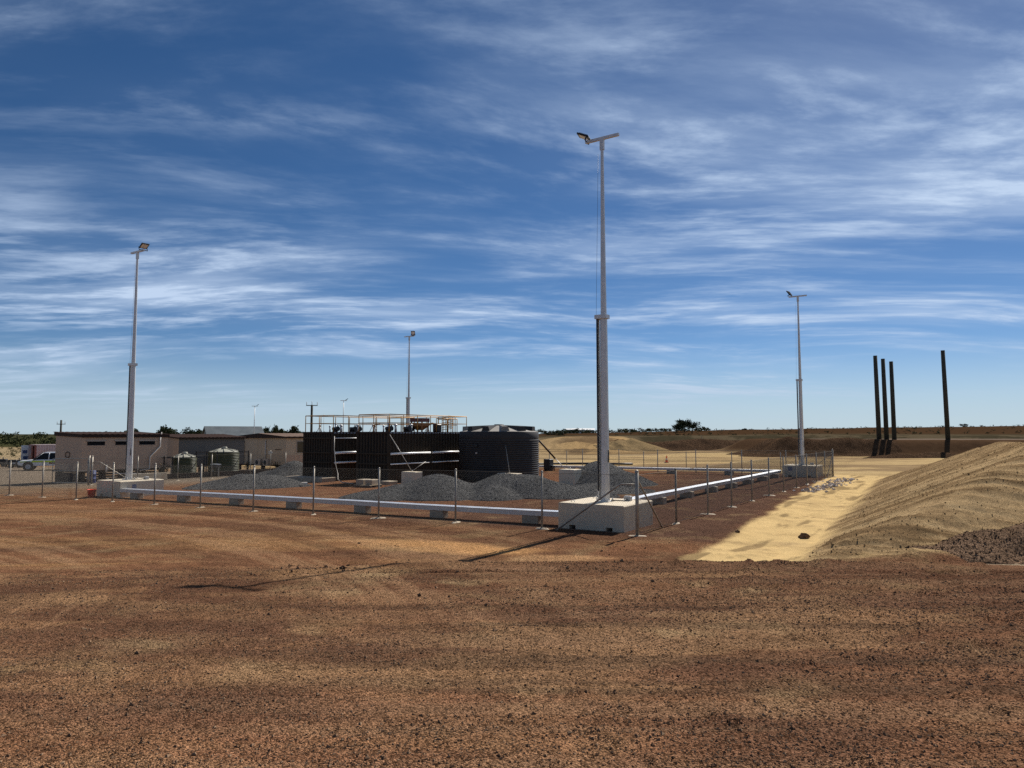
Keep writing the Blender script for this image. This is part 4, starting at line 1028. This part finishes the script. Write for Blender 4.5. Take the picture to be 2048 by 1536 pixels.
def grey_building():
    x, y = -28.05, 60.0; z0 = T(x, y); t = thing('portable_building', 'dark grey portable building behind the two green tanks', 'building', (x, y, z0), ROT)
    wv, lu = 3.2, 6.4; f = .3 - z0; e = 2.58 - z0; hi = 2.80 - z0
    MB().box(-.03, 0, 0, lu, f, e).build('side_wall', 'grey', t)
    MB().prism([(-.031, f), (-.031, e), (-wv, hi), (-wv, f)], .0, lu).build('wall', 'greyend', t)
    rf = MB().prism([(.2, e), (.2, e + .13), (-wv - .15, hi + .17), (-wv - .15, hi + .04)], -.2, lu + .2).build('roof', 'fascia', t)
    n = 36; vs = []
    for k in range(n + 1):
        yy = -.22 + (lu + .44) * k / n; hh = .035 * (k % 2); vs += [(.28, yy, e + .12 + hh), (-wv - .2, yy, hi + .18 + hh)]
    MB().add(vs, [(2 * k, 2 * k + 1, 2 * k + 3, 2 * k + 2) for k in range(n)]).build('roof_sheet', 'roofdark', rf)
    gap_pipe(t, [(-2.1, -.06, e - .25), (-2.1, -.06, f)], .07)
    dr = MB().box(-.005, .012, 5.0, 5.9, f, f + 2.0).build('door', 'grey', t); MB().box(.012, .04, 5.75, 5.82, f + .95, f + 1.0).build('handle', 'galv', dr)
    MB().box(-wv + .02, -.02, .02, lu - .02, f - .15, f - .003).build('chassis', 'fascia', t)
    for yy in (.3, 2.2, 4.2, 6.0):
        for xx in (-.3, -wv + .3): MB().box(xx - .1, xx + .1, yy - .1, yy + .1, -.1, f - .15).build('stump', 'timberdark', t)
grey_building()
def cream_building():
    x, y = -21.55, 68.0; z0 = T(x, y); t = thing('portable_building', 'cream portable building with a brown roof left of the tank units', 'building', (x, y, z0), ROT)
    wv, lu = 7.6, 10; f = .02 - z0; e = 2.62 - z0; hi = 2.62 - z0
    sh = MB().prism([(0, f), (0, e), (-wv / 2, e + .05), (-wv, e), (-wv, f)], 0, lu).build('wall', 'cream', t)
    MB().box(-.001, .006, .08, lu, f + .01, f + .95).build('lower_cladding', 'beige', t)
    rf = MB().prism([(.25, e - .02), (.25, e + .12), (-wv / 2, e + .42), (-wv - .25, e + .12), (-wv - .25, e - .02)], -.25, lu + .25).build('roof', 'fascia', t)
    n = 30; vs = []
    for k in range(n + 1):
        yy = -.30 + (lu + .6) * k / n; hh = .02 * (k % 2); vs += [(.3, yy, e + .13 + hh), (-wv / 2, yy, e + .45 + hh), (-wv - .3, yy, e + .13 + hh)]
    MB().add(vs, sum([[(3 * k, 3 * k + 1, 3 * k + 4, 3 * k + 3), (3 * k + 1, 3 * k + 2, 3 * k + 5, 3 * k + 4)] for k in range(n)], [])).build('roof_sheet', 'roof', rf)
    for xx in (-6.3, -2.95): gap_pipe(t, [(xx, -.06, e - .25), (xx, -.06, f - .1)], .06)
    for xx in (-4.2,): MB().box(xx - .02, xx + .02, -.012, .0, f, e).build('wall_joint', 'cream', t)
    for xx, w in ((-6.95, .8), (-3.7, .85), (-2.5, .75)):
        ac = MB().box(xx - w / 2, xx + w / 2, -.42, -.06, f - .1, f + .55, .02).build('air_conditioner', 'frame', t)
        MB().tube([(xx - .05, -.424, f + .23), (xx - .05, -.43, f + .23)], .22, 16).build('fan_grille', 'black', ac)
    MB().box(-1.6, -.7, -.03, -.002, f + 1.45, f + 1.53).build('shelf_rail', 'timber', t)
    for yc in (2.1, 5.4):
        w = MB().box(.0, .014, yc - .85, yc + .85, f + 1.15, f + 2.25).build('window', 'glass', t)
        for q in (-.85, 0, .85): MB().box(.0, .035, yc + q - .035, yc + q + .035, f + 1.12, f + 2.28).build('window_stile', 'frame', w)
        for q in (1.11, 2.25): MB().box(.0, .036, yc - .88, yc + .88, f + q, f + q + .05).build('window_rail', 'frame', w)
    MB().box(-wv + .02, -.02, .02, lu - .02, f - .12, f - .003).build('chassis', 'fascia', t)
    for yy in (.3, 3.2, 6.2, 9.5):
        for xx in (-.3, -3.8, -wv + .3): MB().box(xx - .1, xx + .1, yy - .1, yy + .1, -.1, f - .12).build('stump', 'timberdark', t)
cream_building()
# long timber edging in front of the buildings
ed = [world(8.5, 43.2), world(27.0, 42.4)]
p0 = Vector((*ed[0], T(*ed[0]))); p1 = Vector((*ed[1], T(*ed[1])))
t = thing('timber_edging', 'long dark timber edging in front of the portable buildings', 'edging', p0, math.atan2(p1.y - p0.y, p1.x - p0.x))
n = 8; ll = (p1 - p0).length / n
for k in range(n):
    q = p0 + (p1 - p0) * ((k + .5) / n); dz = T(q.x, q.y) - p0.z
    MB().box(k * ll + .01, (k + 1) * ll - .01, -.09, .09, dz - .1, dz + .22).build('sleeper_board', 'timberdark', t)
    MB().box(k * ll + .01, (k + 1) * ll - .01, -.08, .08, dz + .223, dz + .40).build('sleeper_board', 'timberdark', t)
    MB().box(k * ll + .2, k * ll + .3, -.13, -.092, dz - .1, dz + .46).build('stake', 'timber', t)
# green tanks in dark cage frames
def green_tank(x, y, r, h, label, fl):
    z = T(x, y); t = thing('water_tank', label, 'water tank', (x, y, z), ROT, 'green water tanks by the portable buildings')
    prof = [(r, 0)]; n = 14; s_ = (h - .12) / n
    for k in range(n): zz = .06 + k * s_; prof += [(r - .03, zz), (r + .035, zz + s_ * .3), (r + .035, zz + s_ * .6), (r - .03, zz + s_ * .9)]
    prof += [(r, h - .03), (r - .04, h)]
    MB().lathe(prof, 40).build('wall', 'gtank', t)
    MB().lathe([(r - .04, h), (r * .5, h + .16), (.02, h + .30)], 32).build('lid', 'gtanktop', t)
    for k in range(8):
        a = k * math.pi / 4 + .2; MB().tube([(.15 * math.cos(a), .15 * math.sin(a), h + .28), (r * .93 * math.cos(a), r * .93 * math.sin(a), h + .05)], .035, 5).build('lid_rib', 'gtanktop', t)
    MB().lathe([(.20, h + .24), (.20, h + .38), (.16, h + .41), (.001, h + .41)], 16, (.12, 0)).build('hatch', 'gtanktop', t)
green_tank(-26.3, 57.2, .93, 1.62, 'smaller green ribbed water tank nearer the beige building', 0)
green_tank(-24.5, 60.6, 1.22, 1.98, 'larger green ribbed water tank nearer the cream building', 0)
def cage(x, y, w, d, h, label):
    z = T(x, y); t = thing('cage_frame', label, 'frame', (x, y, z), ROT, 'dark frames round the green tanks')
    for q in (-w / 2, 0, w / 2):
        for s_ in (-d / 2, d / 2):
            if q == 0 and s_ > 0: continue
            MB().box(q - .035, q + .035, s_ - .035, s_ + .035, -.05, h + .06).build('upright', 'black', t)
    for s_ in (-d / 2, d / 2): MB().box(-w / 2 + .036, w / 2 - .036, s_ - .028, s_ + .028, h - .08, h - .02).build('top_bar', 'black', t)
    for q in (-w / 2, w / 2): MB().box(q - .028, q + .028, -d / 2 + .036, d / 2 - .036, h - .079, h - .021).build('side_bar', 'black', t)
cage(-26.5, 57.0, 2.3, 2.7, 1.66, 'dark steel frame round the smaller green tank')
cage(-24.6, 60.6, 2.9, 3.0, 2.0, 'dark steel frame round the larger green tank')
# sink bench near the second tank
x, y = -23.9, 57.6; t = thing('wash_bench', 'small wash bench with a bright top before the larger green tank', 'bench', (x, y, T(x, y)), ROT)
MB().box(-.45, .45, -.2, .2, .95, 1.02).build('top', 'tray', t); MB().box(-.4, .4, -.19, .19, .76, .948).build('basin', 'grey', t)
for q in (-.38, .38): MB().box(q - .03, q + .03, -.05, .05, 0, .759).build('leg', 'galvpost', t)
# white kerb blocks
for i, (x, y, w, lb) in enumerate(((-22.4, 61.8, 1.0, 'white block on the ground right of the larger green tank'), (-26.55, 55.2, .4, 'small white box by the stored beams under the beige building'))):
    o = MB().box(-w / 2, w / 2, -.25, .25, 0, .34, .02).build('block', 'white'); o.location = (x, y, T(x, y)); o.rotation_euler = (0, 0, ROT); tag(o, lb, 'block')
# sign on a post
x, y = -22.0, 65.0; t = thing('sign_post', 'round white sign on a thin post before the cream building', 'sign', (x, y, T(x, y)), ROT)
MB().tube([(0, 0, -.05), (0, 0, 2.0)], .03, 8).build('post', 'galvpost', t)
for q in (-.11, .13): MB().tube([(q, -.035, 1.78), (q, -.05, 1.78)], .15, 20).build('sign_disc', 'signw', t)
# dead plants
def shrub(x, y, h, label, m, n=26, spread=.5):
    t = thing('shrub', label, 'plant', (x, y, T(x, y))); mb = MB(); lf = MB()
    for k in range(n):
        a = random.random() * 6.28; s_ = spread * random.random(); tip = Vector((s_ * math.cos(a), s_ * math.sin(a), h * random.uniform(.5, 1)))
        mb.tube([(0, 0, 0), tuple(tip * .5 + Vector((0, 0, .06))), tuple(tip)], [.012, .009, .004], 4)
        for j in range(7):
            c = tip * random.uniform(.5, 1.05); d = Vector((random.gauss(0, 1), random.gauss(0, 1), random.gauss(.6, .6))).normalized() * .16; w = d.cross(Vector((0, 0, 1))).normalized() * .03
            lf.add([tuple(c - w), tuple(c + w), tuple(c + d)], [(0, 1, 2)])
    mb.build('stem', 'timber', t, fix=False); lf.build('foliage', m, t, fix=False)
shrub(-27.2, 55.9, 1.3, 'dry spiky plant beside the smaller green tank', 'dry')
shrub(-26.0, 70.2, .9, 'dark plant by the air conditioner of the cream building', 'leafdark')
shrub(-22.2, 67.6, .9, 'dark plant by the wall of the cream building', 'leafdark')

# ------------------------------------------------------------------ vehicle, container and oddments at the far left
def four_wheel_drive():
    x, y = -49.6, 76.0; z = T(x, y); t = thing('four_wheel_drive', 'white four wheel drive with lime stripe behind the beige building', 'car', (x, y, z), R(180 + 24))
    # local +X forward
    def shell(secs, nm, m, par=t, sm=True):
        vs = []; fs = []; n = len(secs[0])
        for s_ in secs: vs += s_
        for i in range(len(secs) - 1):
            for k in range(n - 1): fs.append((i * n + k, i * n + k + 1, (i + 1) * n + k + 1, (i + 1) * n + k))
        fs.append(tuple(range(n))); fs.append(tuple((len(secs) - 1) * n + k for k in range(n)))
        return MB().add(vs, fs, sm).build(nm, m, par)
    W_ = .93
    def sec(x, zb, zs, zt, wt):  # bottom, shoulder, top
        return [(x, -W_ * .96, zb), (x, -W_, (zb + zs) / 2), (x, -W_ * .985, zs), (x, -wt, zt), (x, wt, zt), (x, W_ * .985, zs), (x, W_, (zb + zs) / 2), (x, W_ * .96, zb)]
    shell([sec(-2.45, .62, 1.05, 1.12, .86), sec(-2.3, .5, 1.08, 1.14, .88), sec(-.9, .48, 1.08, 1.13, .9), sec(.9, .48, 1.06, 1.12, .9), sec(1.2, .48, 1.02, 1.12, .84), sec(2.1, .52, .95, 1.04, .78), sec(2.38, .60, .88, .95, .72)], 'body', 'white')
    shell([[(x, -w, z) if k == 0 else (x, w, z) for k in range(2)] for x, w, z in ((0, 0, 0), (0.1, 0, 0))], 'tmp', 'white') if False else None
    cab = [sec2 for sec2 in ([(-2.35, -.86, 1.125), (-2.35, .86, 1.125), (-2.05, .72, 1.83), (-2.05, -.72, 1.83)], [(1.0, -.86, 1.115), (1.0, .86, 1.115), (.15, .70, 1.83), (.15, -.70, 1.83)])]
    MB().add(cab[0] + cab[1], [(0, 1, 2, 3), (4, 7, 6, 5), (0, 3, 7, 4), (1, 5, 6, 2)]).build('cabin_glass', 'carglass', t)
    rf = MB().add([(-2.12, -.74, 1.80), (-2.12, .74, 1.80), (.22, .72, 1.80), (.22, -.72, 1.80), (-2.0, -.66, 1.90), (-2.0, .66, 1.90), (.0, .64, 1.90), (.0, -.64, 1.90)], [(0, 1, 2, 3), (4, 7, 6, 5), (0, 3, 7, 4), (1, 5, 6, 2), (0, 4, 5, 1), (3, 2, 6, 7)]).build('roof', 'white', t)
    for s_ in (-1, 1):
        for (xa, xb) in ((1.02, .17), (-.35, -.38), (-1.45, -1.42), (-2.36, -2.07)):
            MB().tube([(xa, s_ * .872, 1.11), (xb, s_ * .722, 1.83)], .045, 6).build('pillar', 'white', t)
        st = MB().box(-2.3, 1.15, s_ * W_ - (.012 if s_ > 0 else .004), s_ * W_ + (.004 if s_ > 0 else .012), .84, 1.02).build('stripe', 'lime', t)
        MB().box(1.25, 2.2, s_ * .915 - .02, s_ * .915 + .02, .86, .96).build('stripe', 'lime', t)
        MB().box(-1.3, -.4, s_ * W_ - .012, s_ * W_ + .012, .66, .82).build('emblem', 'maroon', t)
        MB().box(2.22, 2.36, s_ * .62 - .14, s_ * .62 + .14, .80, .93, .02).build('headlight', 'lens', t)
        MB().box(.75, .95, s_ * 1.02 - .1, s_ * 1.02 + .1, 1.12, 1.30, .03).build('mirror', 'black', t)
        MB().box(-.1, .02, s_ * W_ - .01, s_ * W_ + .03, .98, 1.02).build('door_handle', 'black', t)
        for xx in (1.45, -1.45):
            MB().lathe([(.46, -.01), (.46, .015)], 20, smooth=False)
            w = MB(); w.tube([(xx, s_ * .68, .40), (xx, s_ * .94, .40)], .40, 24); wo = w.build('wheel', 'rubber', t)
            MB().tube([(xx, s_ * .941, .40), (xx, s_ * .955, .40)], .25, 18).build('rim', 'platewhite', wo)
            MB().tube([(xx, s_ * .70, .46), (xx, s_ * .937, .46)], .49, 24).build('wheel_arch', 'black', t)
    MB().box(2.30, 2.46, -.5, .5, .72, .93, .02).build('grille', 'black', t)
    bb = MB().box(2.36, 2.60, -.92, .92, .50, .74, .05).build('bumper', 'black', t)
    MB().tube([(2.55, -.62, .72), (2.58, -.6, 1.08), (2.58, .6, 1.08), (2.55, .62, .72)], .035, 8).build('bull_bar', 'black', t)
    MB().tube([(1.0, .90, 1.05), (.95, .88, 1.2), (.2, .76, 1.88), (.25, .76, 2.0)], .04, 8).build('snorkel', 'black', t)
    MB().tube([(-1.6, -.5, 1.96), (-1.6, .5, 1.96)], .05, 6).build('roof_bar', 'black', t)
four_wheel_drive()
def container():
    x, y = -58.2, 87.0; z = T(x, y); t = thing('shipping_container', 'faded pink and red shipping container with its doors open', 'container', (x, y, z), ROT - R(8))
    w, l, h = 2.44, 6.06, 2.59
    core = MB()
    core.box(-w, -.05, .05, l, 0, .14); core.build('floor', 'timberdark', t)
    m1 = MB(); corrug(m1, (-.05, 0.1), (-.05, l), .14, h - .12, .28, .045, (1, 0)); m1.build('side_wall', 'contpink', t)
    m2 = MB(); corrug(m2, (-w + .05, l), (-w + .05, .1), .14, h - .12, .28, .045, (-1, 0)); m2.build('side_wall', 'contred', t)
    MB().box(-w, 0, l, l + .06, 0, h).build('rear_wall', 'contred', t)
    MB().box(-w, 0, .05, l, h - .12, h).build('roof', 'contpink', t)
    for cx in (-.08, -w + .08): MB().box(cx - .08, cx + .08, -.02, .12, 0, h).build('corner_post', 'contred', t)
    MB().box(-w + .161, -.161, -.02, .12, h - .14, h - .001).build('header', 'contred', t)
    # left door swung open towards the viewer's left with dark placards, right door folded back along the side
    d1 = MB().box(-w - .06, -w, -.80, .0, .10, h - .1).build('door', 'white', t); tag(d1, 'white door leaf with dark placards')
    for z0, z1, q in ((1.5, 1.9, -.42), (.75, 1.15, -.34)): MB().box(-w + .001, -w + .006, q - .25, q + .25, z0, z1).build('placard', 'plateblue', d1); MB().box(-w - .066, -w - .061, q - .25, q + .25, z0, z1).build('placard', 'plateblue', d1)
    d2 = MB().box(-.05, 1.1, -.62, -.56, .10, h - .1).build('door', 'contred', t); tag(d2, 'red brown door leaf standing open')
    for k in range(4): MB().box(.02, 1.04, -.65, -.621, .35 + k * .55, .55 + k * .55).build('door_rib', 'contred', d2)
    for q in (.35, .75): MB().tube([(q, -.67, .15), (q, -.67, h - .15)], .02, 6).build('lock_bar', 'galv', d2)
container()
def machine(x, y, label, s=1.0):
    t = thing('generator', label, 'machine', (x, y, T(x, y)), R(20)); k = s
    MB().box(-.9 * k, .9 * k, -.5 * k, .5 * k, .35 * k, 1.15 * k, .06).build('housing', 'black', t)
    for q in (-.55, .55):
        for r_ in (-.5, .5): MB().tube([(q * k, r_ * k - .06, .28 * k), (q * k, r_ * k + .06, .28 * k)], .28 * k, 14).build('wheel', 'rubber', t)
    MB().tube([(.4 * k, 0, 1.15 * k), (.4 * k, 0, 1.45 * k)], .05, 8).build('exhaust', 'black', t)
    MB().box(-.3 * k, .1 * k, -.52 * k, -.501 * k, .6 * k, .8 * k).build('badge', 'platewhite', t)
machine(-57.0, 82.0, 'low dark machine on wheels in front of the open container', .8)
machine(-61.0, 85.0, 'dark machine at the left edge behind the fence posts', .8)

# ------------------------------------------------------------------ poles
def timber_pole(x, y, h, r, lean, label, group):
    z = T(x, y); o = MB().tube([(0, 0, -.5), (lean * .5, 0, h * .5), (lean, 0, h)], [r, r * .92, r * .82], 12).build('timber_pole', 'pole'); o.location = (x, y, z); return tag(o, label, 'pole', group)
G4 = 'bare timber poles on the earth platform'
for x, yy, h, ln, lb in ((52.8, 102.4, 12.15, -.15, 'leftmost of the three close bare timber poles'), (54.3, 103.2, 11.8, -.13, 'middle of the three close bare timber poles'), (56.7, 105.6, 11.65, -.06, 'rightmost of the three close bare timber poles'), (62.7, 102.4, 12.95, -.22, 'lone bare timber pole standing apart on the right')):
    timber_pole(x, yy, h, .33, ln, lb, G4)
def power_pole(x, y, h, label, prongs=True):
    t = thing('power_pole', label, 'power pole', (x, y, T(x, y)))
    MB().tube([(0, 0, -.2), (0, 0, h)], [.19, .15], 10).build('pole', 'pole', t)
    c = MB().box(-.75, .75, -.05, .05, h - .75 if not prongs else h - .12, h - .65 if not prongs else h - .02).build('cross_arm', 'pole', t)
    for q in ((-.7, 0, .7) if prongs else (-.68, .68)):
        zz = h - .02 if prongs else h - .65; MB().tube([(q, 0, zz), (q, 0, zz + (.42 if q else .5))], .035, 6).build('insulator', 'platewhite', t)
power_pole(-26.5, 94.0, 7.6, 'dark power pole with three insulators rising behind the left tank unit')
power_pole(-78.0, 123.0, 6.3, 'distant dark power pole with a cross arm behind the beige building', False)
def small_mast(x, y, h, label, rot):
    t = thing('distant_mast', label, 'light mast', (x, y, T(x, y)), rot, 'distant light masts')
    MB().tube([(0, 0, 0), (0, 0, h)], [.13, .05], 8).build('shaft', 'galv', t)
    MB().box(-.6, .6, -.05, .05, h, h + .1).build('cross_arm', 'galv', t)
    f = MB().box(.0, .5, -.2, .2, 0, .07).build('floodlight', 'black', t); f.location = (.4, 0, h + .12); f.rotation_euler = (0, R(-35), 0)
small_mast(-54.0, 149.0, 9.6, 'distant light mast above the grey shed roof', .5)
small_mast(-31.8, 134.0, 10.1, 'distant light mast behind the handrail of the left tank unit', .5)
o = MB().tube([(0, 0, 0), (0, 0, 8.2)], [.06, .03], 6).build('antenna', 'galvpost'); o.location = (-40.5, 153, T(-40.5, 153)); tag(o, 'thin distant antenna between power pole and light mast', 'antenna')
o = MB().box(-.05, .05, -.05, .05, 0, 2.6).build('survey_stake', 'pale'); o.location = (40.0, 150, T(40, 150) + .5); tag(o, 'pale survey stake on the dark windrow', 'stake')

# ------------------------------------------------------------------ far sheds
def shed(x, y, w, l, e, h, rot, wall, roof, label):
    t = thing('shed', label, 'shed', (x, y, T(x, y) - .2), rot)
    MB().prism([(-w / 2, 0), (-w / 2, e), (0, h - .05), (w / 2, e), (w / 2, 0)], -l / 2, l / 2).build('wall', wall, t)
    MB().prism([(-w / 2 - .3, e - .1), (-w / 2 - .3, e + .08), (0, h + .12), (w / 2 + .3, e + .08), (w / 2 + .3, e - .1), (0, h - .06)], -l / 2 - .4, l / 2 + .4).build('roof', roof, t)
    MB().box(-w * .2, w * .2, -l / 2 - .05, -l / 2 - .01, 0, e * .8).build('door', 'grey', t)
shed(-70.5, 180, 9.0, 13.0, 3.4, 5.9, R(-58), 'roofgrey', 'roofgrey', 'distant grey gabled shed above the left rooftops')
shed(-41, 150, 5, 26, 2.6, 3.3, R(75), 'cream', 'roofwhite', 'distant building with a white roof behind the cream one')
shed(64, 640, 12, 20, 4.2, 5.6, R(84), 'roofwhite', 'roofwhite', 'far pale shed on the horizon right of the charcoal tank')
shed(50, 600, 8, 9, 4.0, 5.0, R(80), 'roofwhite', 'roofwhite', 'smaller far pale shed nearer the charcoal tank')
shed(-33, 118, 6, 12, 2.3, 3.0, R(72), 'grey', 'roofgrey', 'low dark roofed shed between grey and cream buildings')

# ------------------------------------------------------------------ trees and scrub
def leaf_cloud(cx, cy, cz, rx, ry, rz, n, size):
    """clumped leaf quads spread through an uneven volume; returns vertices (n*4,3)"""
    nc = max(4, n // 28)
    cen = RNG.normal(size=(nc, 3)); cen /= np.linalg.norm(cen, axis=1)[:, None]; cen *= (RNG.random((nc, 1)) ** .4) * .82
    cen[:, 2] = cen[:, 2] * .8
    k = RNG.integers(0, nc, n); p = cen[k] + RNG.normal(size=(n, 3)) * .17
    p = p * np.array([rx, ry, rz]) + np.array([cx, cy, cz])
    d = RNG.normal(size=(n, 3)); d /= np.linalg.norm(d, axis=1)[:, None]; e = np.cross(d, RNG.normal(size=(n, 3))); e /= np.linalg.norm(e, axis=1)[:, None]
    s = size * (.6 + .8 * RNG.random((n, 1)))
    return np.stack([p - d * s, p + e * s * .55, p + d * s, p - e * s * .55], 1).reshape(-1, 3)
def quads(n): return np.arange(n * 4).reshape(n, 4)
def tree(x, y, h, w, label, m='leafdark', trunk=.35, base=.30):
    z = T(x, y) - (.5 if h < 3 else 0); t = thing('tree', label, 'tree', (x, y, z), 0, 'distant trees on the skyline')
    n = 1500; parts = []; h = h * (1.15 if x < 0 else 1)
    lobes = max(3, int(w / 1.2))
    for k in range(lobes):
        a = random.random() * 6.28; q = .45 * w / 2 * random.random() ** .5
        parts.append(leaf_cloud(q * math.cos(a) * 1.5, q * math.sin(a), h * (random.uniform(.38, .74) if h > 3 else random.uniform(.15, .6)), w / 2 * random.uniform(.5, .75), w / 2 * .65, h * random.uniform(.24, .36), n // lobes, h * .045))
    V = np.concatenate(parts); me = mesh_np('crown', V, quads(len(V) // 4), m, False); link('crown', me, t)
    tb = MB(); tb.tube([(0, 0, -.2), (.1, 0, h * .35), (0, .1, h * .62)], [h * .035, h * .026, h * .012], 7)
    for k in range(5):
        a = k * 1.3; tb.tube([(0, 0, h * (.28 + .05 * k)), (w * .28 * math.cos(a), w * .28 * math.sin(a), h * (.5 + .05 * k))], [h * .014, h * .005], 5)
    tb.build('trunk', 'trunk', t)
def at(px, d): return ((px - 1024) / 1420 * d, d)
TL = [(268, 205, 5.2, 5, 'tall dark tree peeping over the beige roof near the left mast'), (333, 205, 6.0, 7, 'rounded dark tree just right of the beige roof'), (350, 215, 5.0, 6, 'small dark tree right of the rounded tree'),
      (380, 215, 5.2, 8, 'broad dark tree over the grey roof'), (405, 210, 5.4, 7, 'bushy tree over the middle of the grey roof'), (424, 205, 5.8, 6, 'dark tree hard against the left of the grey shed'),
      (520, 200, 5.4, 6, 'dark tree just right of the grey shed'), (533, 205, 5.0, 6, 'pale green tree right of the grey shed'), (552, 200, 5.6, 5, 'pointed dark tree above the cream roof'), (565, 215, 4.8, 6, 'low dark tree above the cream roof'),
      (581, 205, 5.9, 7, 'rounded dark tree left of the left tank unit'), (597, 215, 4.8, 5, 'small tree touching the left tank unit roof'),
      (1352, 300, 5.4, 9, 'left part of the dark tree clump on the central skyline'), (1368, 305, 6.0, 9, 'tallest of the dark tree clump on the central skyline'), (1384, 310, 5.0, 8, 'right part of the dark tree clump on the central skyline'),
      (1924, 330, 2.6, 4.5, 'low tree on the ridge right of the lone pole'), (1488, 330, 1.8, 2.5, 'small bush on the ridge left of the rear right mast'),
      (1103, 260, 2.6, 6, 'green bush right of the charcoal tank roof'), (1125, 250, 2.8, 6, 'rounded green bush further right of the charcoal tank'), (1150, 330, 3.0, 8, 'dark bush before the far pale sheds'), (1244, 330, 2.6, 9, 'low dark bush just right of the near mast')]
for px, d, h, w, lb in TL: tree(*at(px, d), h, w, lb)
def scrub():
    parts = []
    def belt(n, px0, px1, d0, d1, h0, h1, leaves):
        d = d0 + (d1 - d0) * RNG.random(n); x = (px0 + (px1 - px0) * RNG.random(n) - 1024) / 1420 * d; h = h0 + (h1 - h0) * RNG.random(n); z = terrain(x, d, False)
        for k in range(n): parts.append(leaf_cloud(x[k], d[k], z[k] + h[k] * .45, h[k] * random.uniform(.7, 1.3), h[k] * .8, h[k] * .55, leaves, h[k] * .13))
    belt(330, -260, 330, 190, 330, 1.2, 3.0, 70)
    belt(150, 250, 640, 205, 300, 1.5, 3.6, 70)
    belt(120, -300, 1080, 330, 520, 2.5, 5.0, 60)
    belt(190, 1060, 1420, 300, 520, 1.0, 3.0, 60)
    belt(420, 1200, 2250, 215, 400, .35, 1.2, 40)
    belt(160, -200, 140, 120, 185, .3, .9, 40)
    V = np.concatenate(parts); me = mesh_np('scrub', V, quads(len(V) // 4), 'leaf', False)
    tag(link('scrub', me), 'low dark green scrub covering the far plain', 'scrub', None, 'stuff')
scrub()
